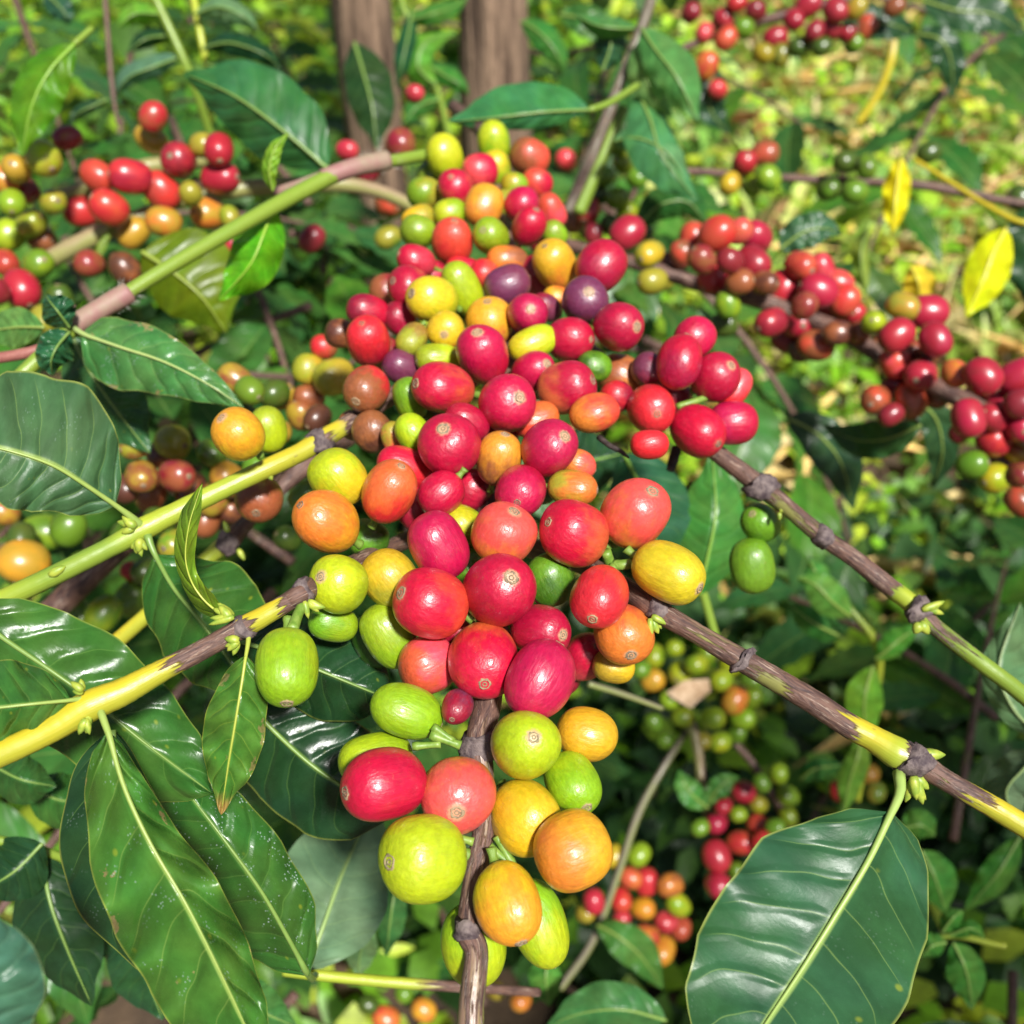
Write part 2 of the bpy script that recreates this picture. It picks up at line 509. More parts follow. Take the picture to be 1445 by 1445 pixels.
# ------------------------------------------------------------------ builders: fruit
PAL = {
    'red': (0.43, 0.004, 0.030), 'crimson': (0.37, 0.004, 0.031), 'magenta': (0.41, 0.005, 0.048), 'darkred': (0.23, 0.005, 0.022),
    'purple': (0.13, 0.024, 0.060), 'pink': (0.66, 0.055, 0.075), 'scarlet': (0.55, 0.016, 0.024), 'vermilion': (0.56, 0.055, 0.028),
    'coral': (0.56, 0.085, 0.038), 'orange': (0.56, 0.17, 0.020), 'amber': (0.62, 0.30, 0.014), 'yellow': (0.56, 0.40, 0.012),
    'lime': (0.36, 0.43, 0.008), 'green': (0.20, 0.34, 0.008), 'leafgreen': (0.10, 0.24, 0.010), 'darkgreen': (0.035, 0.10, 0.006),
    'olive': (0.30, 0.27, 0.020), 'ochre': (0.42, 0.26, 0.020), 'brown': (0.26, 0.075, 0.025), 'darkbrown': (0.085, 0.026, 0.016),
}


def fruit_mesh(name, mat, nu, nv, seed):
    r = np.random.default_rng(seed)
    ex = r.uniform(2.05, 2.45)
    flat = r.uniform(0.975, 1.0)
    ph = r.uniform(0, 6.28, 4); am = r.uniform(0.008, 0.030, 4)
    V, F = [(0, 0, -1.0)], []
    for i in range(1, nv):
        th = math.pi * i / nv
        z0, r0 = -math.cos(th), math.sin(th)
        k = (abs(z0) ** ex + abs(r0) ** ex) ** (-1 / ex)
        z, q = z0 * k, r0 * k
        for j in range(nu):
            a = 2 * math.pi * j / nu
            w = 1 + am[0] * math.sin(2 * a + ph[0]) + am[1] * math.sin(3 * a + ph[1] + z) + am[2] * math.sin(a + ph[2] + 2 * z)
            w -= 0.013 * math.exp(-((math.sin(a)) / 0.16) ** 2) * (1 - z * z * 0.4)       # the seam between the two beans
            V.append((q * w * math.cos(a), q * w * flat * math.sin(a), z * (1 + am[3] * math.cos(a + ph[3]) * q)))
    V.append((0, 0, 1.0))
    for j in range(nu): F.append((0, 1 + (j + 1) % nu, 1 + j))
    for i in range(nv - 2):
        for j in range(nu):
            a, b = 1 + i * nu + j, 1 + i * nu + (j + 1) % nu
            F.append((a, b, b + nu, a + nu))
    last = len(V) - 1
    for j in range(nu): F.append((last, 1 + (nv - 2) * nu + j, 1 + (nv - 2) * nu + (j + 1) % nu))
    return mesh_data(name, V, F, mat)


def navel_mesh(name, mat, seed, simple=False):
    r = np.random.default_rng(seed)
    s = r.uniform(0.75, 1.3)
    prof = [(0.0, 0.955), (0.022, 0.960), (0.040, 1.012), (0.060, 1.016), (0.078, 0.985), (0.105, 0.992), (0.135, 1.014), (0.160, 1.010), (0.190, 0.960)]
    if simple: prof = [(0.0, 0.99), (0.06, 1.012), (0.15, 1.012), (0.19, 0.95)]
    ns = 18 if not simple else 8
    V, F = [(0, 0, prof[0][1])], []
    for i, (q, z) in enumerate(prof[1:]):
        for j in range(ns):
            a = 2 * math.pi * j / ns
            w = s * (1 + 0.17 * r.uniform(-1, 1) * (1 if i > 3 else 0.4))
            V.append((q * w * math.cos(a), q * w * math.sin(a), z + 0.012 * r.uniform(-1, 1)))
    for j in range(ns): F.append((0, 1 + j, 1 + (j + 1) % ns))
    for i in range(len(prof) - 2):
        for j in range(ns):
            a, b = 1 + i * ns + j, 1 + i * ns + (j + 1) % ns
            F.append((a, a + ns, b + ns, b))
    return mesh_data(name, V, F, mat)


def stalk_mesh(seed):
    r = np.random.default_rng(seed)
    bx, by = r.uniform(-0.12, 0.12, 2)
    zs = np.linspace(-0.93, -1.40, 7)
    c = [(bx * ((-z - 0.93) / 0.5) ** 2, by * ((-z - 0.93) / 0.5) ** 2, z) for z in zs]
    v, f, uv = tube(c, [0.24, 0.19, 0.15, 0.14, 0.14, 0.16, 0.18], 10)
    return mesh_data('stalk', v, f, M_STALK, uvs=uv)


FRUIT = [fruit_mesh('cherry_skin', M_CHERRY, 40, 28, 100 + i) for i in range(7)]
FARFRUIT = [fruit_mesh('far_cherry_skin', M_FAR, 18, 12, 200 + i) for i in range(4)]
NAVEL = [navel_mesh('navel', M_NAVEL, 300 + i) for i in range(9)]
FARNAVEL = [navel_mesh('far_navel', M_NAVEL, 340 + i, True) for i in range(2)]
STALK = [stalk_mesh(360 + i) for i in range(4)]


def axis_frame(u):
    u = Vector(u).normalized()
    h = Vector((0.37, -0.71, 0.6))
    x = (h - u * h.dot(u)).normalized()
    return x, u.cross(x), u


def put_cherry(centre, axis, r, L, tip, base, label, group, near=True, navel=True, stalk=True, scar=None, cat='coffee cherry'):
    o = bpy.data.objects.new('coffee_cherry', random.choice(FRUIT if near else FARFRUIT))
    COL.objects.link(o)
    x, y, z = axis_frame(axis)
    spin = random.uniform(0, 6.28)
    x, y = x * math.cos(spin) + y * math.sin(spin), y * math.cos(spin) - x * math.sin(spin)
    m = Matrix(((x.x * r, y.x * r, z.x * L, centre[0]), (x.y * r, y.y * r, z.y * L, centre[1]), (x.z * r, y.z * r, z.z * L, centre[2]), (0, 0, 0, 1)))
    o.matrix_world = m
    j = lambda c, s: [max(0.002, q * random.uniform(1 - s, 1 + s)) for q in c]
    ta, tb = PAL[tip], PAL[base]
    mixc = lambda p, q, f: tuple(a * (1 - f) + b * f for a, b in zip(p, q))
    red = ('red', 'crimson', 'magenta', 'scarlet', 'pink')
    if near and tip in red and base in red and random.random() < 0.45: tb = mixc(tb, PAL[random.choice(('vermilion', 'orange', 'darkred', 'darkred'))], random.uniform(.25, .6))
    if near and tip in ('orange', 'amber', 'coral', 'vermilion'): ta = mixc(ta, PAL[random.choice(('scarlet', 'vermilion', 'ochre'))], random.uniform(.02, .16) if tip == 'amber' else random.uniform(.1, .45))
    if near and tip == 'coral': ta = mixc(PAL['coral'], PAL['pink'], random.uniform(.35, .7))
    if near and tip in ('lime', 'yellow', 'green', 'olive'): tb = mixc(tb, PAL[random.choice(('green', 'amber', 'ochre', 'lime'))], random.uniform(.1, .5))
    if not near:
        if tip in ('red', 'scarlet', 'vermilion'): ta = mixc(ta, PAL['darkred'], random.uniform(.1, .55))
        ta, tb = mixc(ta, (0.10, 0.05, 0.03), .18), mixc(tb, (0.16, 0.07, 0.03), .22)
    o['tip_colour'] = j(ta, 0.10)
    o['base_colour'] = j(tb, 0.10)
    green = tip in ('lime', 'green', 'leafgreen', 'darkgreen')
    o['scar'] = float(scar if scar is not None else random.choice((0.05, 0.1, 0.2, 0.35, 0.8)) * (0.4 if green else 1))
    tag(o, label, cat, group)
    if navel:
        n = bpy.data.objects.new('navel', random.choice(NAVEL if near else FARNAVEL))
        COL.objects.link(n); n.parent = o
        n['scar_colour'] = (0.16, 0.15, 0.065) if green else random.choice(((0.16, 0.10, 0.06), (0.11, 0.085, 0.06), (0.24, 0.15, 0.08), (0.09, 0.065, 0.045)))
    if stalk and near:
        s = bpy.data.objects.new('stalk', random.choice(STALK))
        COL.objects.link(s); s.parent = o
    return o


# ------------------------------------------------------------------ builders: leaves
def leaf_profile(v, tip=1.0, fat=0.0):
    v = np.clip(v, 0, 1)
    a = np.sin(np.pi * v ** (0.86 - fat)) ** 0.82
    drip = np.clip((v - 0.80) / 0.2, 0, 1)
    return np.maximum(a * (1 - 0.42 * tip * drip * (1 - drip) * 2.2), 0.0)


def view_leaf(parent, mid, wl, wr, dl=0.0, dr=0.0, colour=(0.03, 0.09, 0.02), vein=(0.20, 0.30, 0.06), wave=2.0, wfreq=5.0, curl=0.0, thin=0.12, flecks=0.0,
              brown=0.0, petiole=None, label=None, dull=0.0, wounds=0.0, near=True, nl=46, nw=11, tip=1.0, fat=0.0, rib=True, ribw=None, quilt=1.0, prof=None, rib_colour=None):
    """One leaf along a midrib of (place in the view, distance): wl, wr are its half widths (in photograph pixels at its distance), dl, dr how much
    farther off each margin lies (m), wave the ripple of the margin (mm), curl how far the margins bend away (mm)."""
    M = catmull(mid, nl)
    t2 = np.gradient(M[:, :2], axis=0)
    t2 /= np.linalg.norm(t2, axis=1)[:, None] + 1e-9
    right = np.stack([-t2[:, 1], t2[:, 0]], axis=1)
    vs = np.linspace(0, 1, nl)
    pf = leaf_profile(vs, tip, fat) if prof is None else np.interp(vs, *zip(*prof))
    ts = np.linspace(-1, 1, 2 * nw + 1)
    ph = rng.uniform(0, 6.28, 4)
    V, UV = [], []
    for i in range(nl):
        for t in ts:
            a = abs(t); s = 1 if t > 0 else -1
            w = (wr if t > 0 else wl) * pf[i]
            w *= 1 + 0.035 * math.sin(wfreq * 2.3 * vs[i] + ph[2] + s) + 0.02 * math.sin(wfreq * 5.1 * vs[i] + ph[3] * s)
            x, y = M[i, :2] + right[i] * (s * a * w)
            d = M[i, 2] + (dr if t > 0 else dl) * pf[i] * a + 0.001 * curl * pf[i] * a * a
            d += 0.001 * wave * pf[i] ** 0.5 * a ** 2.5 * math.sin(wfreq * 6.28 * vs[i] + ph[0] + 1.7 * s)
            d += 0.0006 * wave * a * math.sin(3.1 * vs[i] * 6.28 + ph[1] + t)
            phs = vs[i] * 7.5 - 1.35 * a ** 1.4 + (0.45 if t < 0 else 0)
            d += 0.0005 * quilt * (2 * abs((phs % 1.0) - 0.5)) ** 2 * min(1, a * 5) * (1 - a) * 2
            V.append(P(x, y, d)); UV.append(((t + 1) / 2, vs[i]))
    n = 2 * nw + 1
    F = np.array([(i * n + k, i * n + k + 1, (i + 1) * n + k + 1, (i + 1) * n + k) for i in range(nl - 1) for k in range(n - 1)])
    lf = part('leaf', V, F, M_LEAF if near else M_LEAF_FAR, parent, uvs=UV)
    lf['leaf_colour'] = [c * random.uniform(0.92, 1.08) for c in colour]
    lf['vein_colour'] = vein
    lf['thin'] = float(thin); lf['flecks'] = float(flecks); lf['brown_tip'] = float(brown); lf['dull'] = float(dull); lf['wounds'] = float(wounds)
    if label: lf['label'] = label
    if rib:
        rw = ribw or 0.014 * (wl + wr) + 1.2                       # half width of the rib in pixels
        pts = [list(q) for q in (petiole or [])]
        npet = len(pts)
        full = np.array(pts + [list(m) for m in M[0 if not pts else 1::3]])
        C = [P(x, y, d - 0.00025) for x, y, d in catmull(full, 40)]
        fr = np.linspace(0, 1, 40)
        rad = [(rw * (1.15 - 0.95 * q) + (0.6 * rw * max(0, 1 - q * 7) if npet else 0)) * full[:, 2].mean() / FPX for q in fr]
        v, f, uv = tube(C, rad, 8)
        rb = part('midrib', v, f, M_RIB, lf, uvs=uv)
        rb['rib_colour'] = rib_colour or vein
    return lf


def unit_leaf(name, seed, mat, nl=16, nw=4, w=0.22):
    """a leaf one unit long along +Y, face up (+Z)"""
    r = np.random.default_rng(seed)
    droop, fold, ph = r.uniform(0.15, 0.5), r.uniform(0.05, 0.3), r.uniform(0, 6.28, 3)
    V, UV = [], []
    ts = np.linspace(-1, 1, 2 * nw + 1)
    for i in range(nl):
        v = i / (nl - 1)
        pf = float(leaf_profile(np.array([v]))[0])
        for t in ts:
            a = abs(t)
            z = -droop * v * v + fold * a * w * pf + 0.03 * pf * a * a * math.sin(5 * 6.28 * v + ph[0] + (1.7 if t > 0 else 0)) + 0.02 * math.sin(6.28 * v + ph[1])
            V.append((t * w * pf, v * (1 - 0.12 * v * droop), z)); UV.append(((t + 1) / 2, v))
    n = 2 * nw + 1
    F = np.array([(i * n + k, i * n + k + 1, (i + 1) * n + k + 1, (i + 1) * n + k) for i in range(nl - 1) for k in range(n - 1)])
    return mesh_data(name, V, F, mat, uvs=UV)


ULEAF = [unit_leaf('plain_leaf', 400 + i, M_LEAF_FAR, w=(0.17, 0.2, 0.23, 0.26, 0.2)[i]) for i in range(5)]


def place_leaf(parent, loc, direction, up, length, colour, vein=(0.13, 0.22, 0.05), thin=0.2, mesh=None, label=None):
    lf = bpy.data.objects.new('leaf', mesh or random.choice(ULEAF))
    COL.objects.link(lf); lf.parent = parent
    y = Vector(direction).normalized()
    x = y.cross(Vector(up)).normalized()
    z = x.cross(y)
    og = ORIGIN[parent.name]
    p = Vector(loc) - og
    s = length
    lf.matrix_basis = Matrix(((x.x * s, y.x * s, z.x * s, p.x), (x.y * s, y.y * s, z.y * s, p.y), (x.z * s, y.z * s, z.z * s, p.z), (0, 0, 0, 1)))
    lf['leaf_colour'] = [c * random.uniform(0.85, 1.15) for c in colour]
    lf['vein_colour'] = vein; lf['thin'] = float(thin); lf['flecks'] = 0.0; lf['brown_tip'] = 0.0
    if label: lf['label'] = label
    return lf


# ------------------------------------------------------------------ builders: stems
RIND = {'green': (0.16, 0.26, 0.03), 'lime': (0.36, 0.42, 0.03), 'yellow': (0.50, 0.395, 0.020), 'brown': (0.26, 0.16, 0.10), 'tan': (0.29, 0.20, 0.135), 'grey': (0.14, 0.115, 0.095), 'pink': (0.42, 0.20, 0.16), 'hazel': (0.21, 0.125, 0.095)}


def view_stem(parent, pts, name='stem', ns=14, n=None, mat=None, jit=0.02, label=None):
    """pts: (x, y, distance, width in pixels, bark 0..1, rind colour)"""
    arr = np.array([[p[0], p[1], p[2], p[3], p[4], *RIND[p[5]]] for p in pts], dtype=float)
    n = n or max(10, int(np.linalg.norm(np.diff(arr[:, :2], axis=0), axis=1).sum() / 5))
    c = catmull(arr, n)
    # bark and rind are not overshot by the spline
    seg = np.linalg.norm(np.diff(arr[:, :2], axis=0), axis=1); cum = np.concatenate([[0], np.cumsum(seg)])
    s = np.linspace(0, cum[-1], n)
    lin = np.stack([np.interp(s, cum, arr[:, k]) for k in range(arr.shape[1])], axis=1)
    C = [P(x, y, d) for x, y, d in c[:, :3]]
    rad = [0.5 * w * d / FPX for w, d in zip(lin[:, 3], c[:, 2])]
    v, f, uv = tube(C, rad, ns, jit=jit)
    rep = lambda q: np.repeat(q, ns, axis=0)
    st = part(name, v, f, mat or M_STEM, parent, uvs=uv, attrs={'bark': rep(lin[:, 4]), 'rind': rep(lin[:, 5:8])})
    if label: st['label'] = label
    return st


def node_collar(parent, x, y, d, ang, w, length, flare=1.14):
    """the dark torn ring at a node; ang = direction of the stem in the view (degrees, y down)"""
    dx, dy = math.cos(math.radians(ang)), math.sin(math.radians(ang))
    k = 9
    C, R = [], []
    for i in range(k):
        q = i / (k - 1) - 0.5
        C.append(P(x + dx * length * q, y + dy * length * q, d))
        R.append(0.5 * w * d / FPX * (1.02 + (flare - 1) * max(0, 1 - (2.1 * q) ** 2)))
    ns = 16
    v, f, uv = tube(C, R, ns, jit=0.07)
    ctr = np.array(C)
    lobe = rng.uniform(0, 6.28)
    dirv = np.array(P(x + dx, y + dy, d) - P(x, y, d)); dirv /= np.linalg.norm(dirv)
    for i in range(k):
        for j in range(ns):
            a = 2 * math.pi * j / ns
            o = v[i * ns + j] - ctr[i]
            v[i * ns + j] = ctr[i] + o * (1 + 0.16 * math.cos(2 * a + lobe) * math.sin(math.pi * i / (k - 1)))
            v[i * ns + j] += dirv * (0.35 * np.linalg.norm(o) * (math.sin(a + lobe) * 0.6 + 0.5 * math.sin(3 * a + 2 * lobe) + 0.3 * rng.uniform(-1, 1)))
    return part('node_collar', v, f, M_COLLAR, parent, uvs=uv)


def bud(parent, x, y, d, ang, length, w, away=0.0, stalk=False):
    dx, dy = math.cos(math.radians(ang)), math.sin(math.radians(ang))
    C = [P(x + dx * length * q, y + dy * length * q, d + away * q) for q in np.linspace(0, 1, 7)]
    R = [0.5 * w * d / FPX * s for s in ((0.9, 0.8, 0.75, 0.75, 0.8, 1.05, 0.9) if stalk else (0.6, 0.9, 1.0, 0.95, 0.8, 0.55, 0.12))]
    v, f, uv = tube(C, R, 8, jit=0.06)
    return part('fruit_stalk' if stalk else 'bud', v, f, M_STALK if stalk else M_BUD, parent, uvs=uv)


def bud_cluster(parent, x, y, d, ang, n, length, w, spread=70):
    for i in range(n):
        bud(parent, x + random.uniform(-3, 3), y + random.uniform(-3, 3), d - random.uniform(0, 0.002), ang + spread * (i / max(1, n - 1) - 0.5) + random.uniform(-8, 8), length * random.uniform(0.65, 1.1), w * random.uniform(0.8, 1.2))
# ------------------------------------------------------------------ the front fruit
# centre x, y, width, height, where the tip scar is (x, y) or the tilt of the long axis in degrees, layer (0 in front), tip colour, stalk-end colour, label
FRONT = [
 # the tip of the fruiting branch
 (717,1274,96,124,(736,1326),0,'amber','yellow','oval yellow cherry hanging lowest in front beside the bare brown twig'),
 (596,1210,116,116,(551,1216),0,'lime','lime','large yellow-green cherry left of the twig, below the glossy red one'),
 (542,1108,114,100,(489,1118),0,'red','red','glossy red cherry leftmost of the lower bunch, scar on its left side'),
 (645,1122,105,97,(645,1139),0,'coral','orange','round orange-pink cherry with its scar facing out, beside the lower-left red one'),
 (742,1052,88,102,(753,1041),0,'lime','green','green cherry with a ringed scar facing out, right of the upper bare twig'),
 (742,1153,98,100,(766,1185),0,'yellow','yellow','dull yellow cherry right of the twig, under the ring-scarred green one'),
 (808,1200,102,104,-20,0,'amber','orange','orange-yellow cherry at the right edge of the lowest bunch'),
 (828,1036,82,76,10,1,'amber','amber','orange-yellow cherry behind and right of the ring-scarred green one'),
 (808,1105,80,90,(827,1138),1,'green','lime','green cherry between two orange-yellow ones at the lower right edge'),
 (760,1303,84,114,70,1,'lime','green','yellow-green cherry half behind the lowest yellow one'),
 (668,1333,92,108,80,2,'lime','green','pale green cherry behind the bare twig, lowest of all'),
 (574,1004,98,77,20,1,'green','green','smooth green cherry left of the twig fork, below two red ones'),
 (530,1070,98,74,-10,1,'green','lime','green cherry mostly hidden behind the glossy lower-left red one'),
 (645,997,46,66,(638,1015),1,'darkred','purple','small dark red cherry tucked left of the bare twig'),
 # lower middle
 (761,958,96,106,-60,0,'magenta','magenta','smooth pinkish red cherry just above the ring-scarred green one'),
 (683,931,95,107,(684,964),0,'red','red','red cherry with its scar at the bottom, directly above the bare twig'),
 (604,939,78,80,-20,1,'pink','red','scratched pinkish red cherry at the left, under the two-tone red and orange one'),
 (763,890,92,72,(794,896),1,'crimson','crimson','crimson cherry with a pale scar on its right, behind the smooth pinkish red one'),
 (826,927,50,78,(842,912),2,'red','pink','narrow red cherry half hidden at the right of the smooth pinkish red one'),
 (847,842,83,102,(836,873),0,'scarlet','vermilion','red-orange cherry with a brown scar low down, left of the big yellow one'),
 (880,895,80,82,(890,924),1,'orange','vermilion','orange-brown cherry right of and below the red-orange one'),
 (866,940,56,50,10,2,'yellow','ochre','small yellow cherry peeking out below the orange-brown one'),
 (704,833,103,96,(721,816),0,'red','crimson','big red cherry with a pale flaky scar facing out'),
 (608,851,100,96,(566,837),0,'red','vermilion','two-tone red and orange cherry with its scar on the left'),
 (549,897,74,86,60,1,'green','green','green cherry left of the two-tone red and orange one'),
 (550,816,74,84,55,1,'olive','yellow','olive-yellow cherry left of the two-tone red one and above the plain green one'),
 (478,823,80,80,(453,814),0,'lime','green','round green cherry with a grey scar at the left edge of the bunch'),
 (470,880,66,50,10,2,'green','leafgreen','shaded green cherry below the round grey-scarred green one'),
 (405,941,88,106,(406,991),0,'green','green','lone green cherry hanging from the left yellow branch'),
 (528,905,60,70,60,3,'darkgreen','darkgreen','dark green cherry in shadow behind the plain green ones'),
 (943,808,96,86,(986,830),0,'yellow','yellow','big boxy yellow cherry at the right beside the brown branch'),
 (897,725,95,92,(920,694),0,'coral','orange','big round orange cherry with a green scar, above the boxy yellow one'),
 (810,751,92,90,(774,737),0,'red','red','red cherry with a dark scar on its left, left of the big orange one'),
 (777,818,66,70,70,2,'darkgreen','leafgreen','dark green cherry in shadow between red ones'),
 (711,754,86,82,(725,724),0,'coral','orange','wrinkled pink-orange cherry in the middle of the bunch'),
 (619,770,82,90,60,0,'magenta','magenta','smooth magenta cherry left of the wrinkled pink-orange one'),
 (654,742,60,56,30,2,'green','lime','green cherry half hidden above the smooth magenta one'),
 (460,737,98,90,(425,713),0,'orange','amber','big orange-yellow cherry at the left edge with its scar upper left'),
 (477,674,76,80,50,1,'yellow','lime','yellow-green cherry with grey stains above the big orange-yellow one'),
 (549,694,82,112,(566,658),0,'vermilion','scarlet','tall red-orange cherry with an orange scar near its top'),
 (572,659,76,56,20,2,'scarlet','red','red cherry behind the top of the tall red-orange one'),
 (623,697,66,58,(599,722),1,'crimson','red','red cherry with a dark scar low left, right of the tall red-orange one'),
 (735,693,70,74,(730,709),1,'magenta','crimson','magenta cherry above the wrinkled pink-orange one'),
 # middle
 (634,628,87,80,(627,609),0,'crimson','magenta','crimson cherry with a star-shaped pale scar on its upper side'),
 (704,647,62,74,(713,613),1,'orange','brown','small orange-brown cherry right of the star-scarred crimson one'),
 (775,632,74,78,(797,616),0,'magenta','crimson','magenta cherry with a wrinkled scar upper right, right of the orange-brown one'),
 (808,689,77,53,(846,692),1,'orange','olive','flat olive and orange cherry lying sideways'),
 (816,656,48,42,20,2,'coral','orange','pale orange cherry peeking out above the flat olive one'),
 (716,569,73,80,(729,563),0,'magenta','red','pinkish red cherry with a ringed pale scar facing out, in the centre of the bunch'),
 (659,596,60,52,30,1,'crimson','red','red cherry wedged between the ringed pink and the star-scarred ones'),
 (625,548,87,72,(587,541),0,'red','red','large glossy red cherry lying sideways, scar at its left end'),
 (579,563,48,58,70,1,'green','leafgreen','green cherry under the left end of the sideways glossy red one'),
 (584,613,52,58,60,1,'green','lime','olive-green cherry left of the star-scarred crimson one'),
 (556,618,36,44,70,2,'coral','olive','narrow brownish pink cherry behind the olive-green one'),
 (756,592,62,50,-20,2,'orange','vermilion','orange cherry hidden behind the centre pinkish red one'),
 (800,547,78,72,(836,536),1,'crimson','magenta','deep crimson cherry at the right with its scar on the far right edge'),
 (752,525,70,62,(772,513),0,'magenta','red','pinkish cherry with its ringed scar upper right, beside the deep crimson one'),
 (839,583,68,55,-12,2,'vermilion','orange','red-orange cherry below the deep crimson one'),
 (838,517,48,44,10,3,'leafgreen','darkgreen','shaded green cherry behind the deep crimson one'),
 (681,500,71,83,(674,470),0,'magenta','red','tall pinkish red cherry with a rough brown scar on top'),
 (617,506,60,44,0,2,'lime','green','yellow-green cherry peeking out above the sideways glossy red one'),
 (752,484,68,46,-22,0,'lime','yellow','flat yellow-green cherry right of the tall pinkish red one'),
 (629,466,53,56,(627,471),1,'yellow','olive','olive-yellow cherry with a green scar facing out'),
 (581,479,48,57,(569,497),1,'olive','brown','brownish olive cherry left of the green-scarred yellow one'),
 (566,518,50,46,20,3,'purple','purple','purple cherry in shade under the brownish olive one'),
 (690,455,68,70,(688,426),1,'amber','coral','pink and orange cherry above the tall pinkish red one'),
 (744,443,60,54,(749,436),0,'magenta','crimson','magenta cherry with a ringed scar, under the dusty purple one'),
 (804,479,66,62,(834,479),1,'crimson','crimson','dark pink cherry with its scar at the right edge, right of the flat yellow-green one'),
 (826,424,66,60,(829,417),0,'purple','darkred','dusty purple cherry with a pale scar at its middle'),
 (873,460,70,67,(899,461),0,'crimson','darkred','dark crimson cherry at the right edge with a pale scar'),
 (849,376,65,74,-50,0,'crimson','magenta','smooth crimson cherry above the dusty purple pale-scarred one'),
 (783,373,62,69,(769,348),1,'amber','orange','orange cherry with a brown scar at its upper left'),
 (716,403,62,57,-20,1,'purple','purple','dusty purple cherry without a scar in view'),
 (771,434,44,38,30,2,'purple','darkred','small dark purple cherry between the two dusty purple ones'),
 (758,392,50,58,60,3,'darkred','darkred','dark red cherry in shadow behind the orange one'),
 (787,420,40,32,10,3,'orange','amber','sliver of an orange cherry under the brown-scarred orange one'),
 (610,423,69,62,(581,414),0,'yellow','lime','bright yellow-green cherry with its scar on the left'),
 (653,407,54,72,62,1,'lime','green','pale green cherry right of the bright yellow-green one'),
 (577,405,52,60,(556,397),1,'crimson','magenta','pinkish red cherry at the left edge behind the bright yellow-green one'),
 (587,368,66,48,(562,358),1,'red','pink','red cherry lying sideways at the upper left edge'),
 (563,449,44,44,40,3,'magenta','darkred','magenta cherry in shade left of the olive ones'),
 (519,440,58,46,15,2,'red','darkred','dull red cherry at the far left, behind a brighter red one'),
 (520,481,61,70,(511,457),1,'scarlet','red','bright red cherry standing out on the left of the bunch'),
 (716,368,56,42,5,2,'brown','orange','brownish orange cherry above the dusty purple one'),
 (655,381,50,38,10,3,'red','scarlet','dull red cherry hidden above the pale green one'),
 (684,387,42,40,20,3,'vermilion','scarlet','small red-orange cherry in a gap above the orange and pink one'),
 # top
 (693,333,48,50,(682,325),0,'green','leafgreen','small green cherry with a scar facing left, amid red ones near the top'),
 (638,341,57,68,(642,313),1,'vermilion','scarlet','tall red-orange cherry left of the small scarred green one'),
 (746,319,52,66,(757,297),0,'red','crimson','shiny pinkish red cherry right of the small scarred green one'),
 (736,288,48,46,-40,1,'magenta','crimson','magenta cherry touching the top of the shiny pinkish red one'),
 (683,291,53,58,-70,1,'amber','orange','orange cherry above the small scarred green one'),
 (635,301,44,40,-10,2,'green','lime','green cherry left of the upper orange one'),
 (590,326,48,46,20,2,'green','leafgreen','green cherry at the upper left edge'),
 (591,310,46,40,-20,3,'olive','yellow','yellowish olive cherry behind the upper-left green one'),
 (599,273,48,46,10,3,'olive','leafgreen','dull olive cherry below the upper yellow-green one'),
 (643,264,50,46,(637,252),1,'red','pink','dull red cherry with a small scar near the top of the bunch'),
 (677,241,48,46,-10,2,'red','pink','dull pinkish red cherry right of the upper yellow-green one'),
 (627,221,51,60,80,2,'lime','yellow','yellow-green cherry at the top left of the bunch'),
 (697,201,46,57,80,3,'green','lime','topmost green cherry of the bunch'),
 (700,238,40,48,80,4,'green','lime','green cherry just under the topmost one'),
 (726,261,36,34,20,3,'green','leafgreen','small green cherry between red ones at the top right'),
 (747,222,53,52,30,5,'vermilion','brown','brownish orange cherry at the top right, out of focus'),
 (758,258,42,40,30,5,'red','vermilion','dull red cherry below the out-of-focus brownish orange one'),
 (779,297,40,46,60,5,'pink','vermilion','dull pink-red cherry at the upper right edge'),
 (782,330,34,36,60,4,'green','leafgreen','little green cherry at the upper right edge'),
 # the side bunch on the right branch
 (959,511,64,75,-75,0,'red','magenta','bright red oval cherry, tallest of the side bunch'),
 (980,477,60,56,-40,1,'magenta','crimson','pinkish red cherry at the top of the side bunch'),
 (1009,532,70,62,(1031,516),1,'crimson','crimson','deep pink cherry with a faint scar at the right of the side bunch'),
 (1036,548,46,54,-60,2,'pink','scarlet','light red cherry at the far right of the side bunch, behind the deep pink one'),
 (985,608,76,73,(1013,626),0,'red','crimson','large red cherry lowest in the side bunch, scar at its lower right'),
 (1034,597,66,60,0,1,'crimson','magenta','red cherry at the lower right end of the side bunch'),
 (919,577,66,70,(927,584),0,'scarlet','vermilion','orange-red cherry with its scar facing out in the side bunch'),
 (917,627,51,40,0,1,'scarlet','scarlet','small orange-red cherry under the scarred orange-red one'),
 (878,533,64,62,(847,514),1,'brown','orange','brownish orange cherry left of the side bunch'),
 (917,522,50,50,30,3,'darkred','purple','dark red cherry in shadow behind the tall bright red oval'),
 # deep in the bunch
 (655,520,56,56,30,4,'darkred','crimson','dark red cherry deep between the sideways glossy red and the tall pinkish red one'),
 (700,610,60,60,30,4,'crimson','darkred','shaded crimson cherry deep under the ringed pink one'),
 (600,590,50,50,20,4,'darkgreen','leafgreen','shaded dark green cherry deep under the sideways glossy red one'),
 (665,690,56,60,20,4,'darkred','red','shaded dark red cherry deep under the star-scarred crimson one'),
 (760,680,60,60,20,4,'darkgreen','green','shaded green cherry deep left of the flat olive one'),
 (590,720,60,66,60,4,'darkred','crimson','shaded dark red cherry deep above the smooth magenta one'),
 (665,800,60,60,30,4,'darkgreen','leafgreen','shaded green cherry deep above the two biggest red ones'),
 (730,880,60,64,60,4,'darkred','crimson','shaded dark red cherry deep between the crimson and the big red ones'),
 (650,900,60,60,10,4,'darkred','red','shaded dark red cherry deep above the scratched pinkish one'),
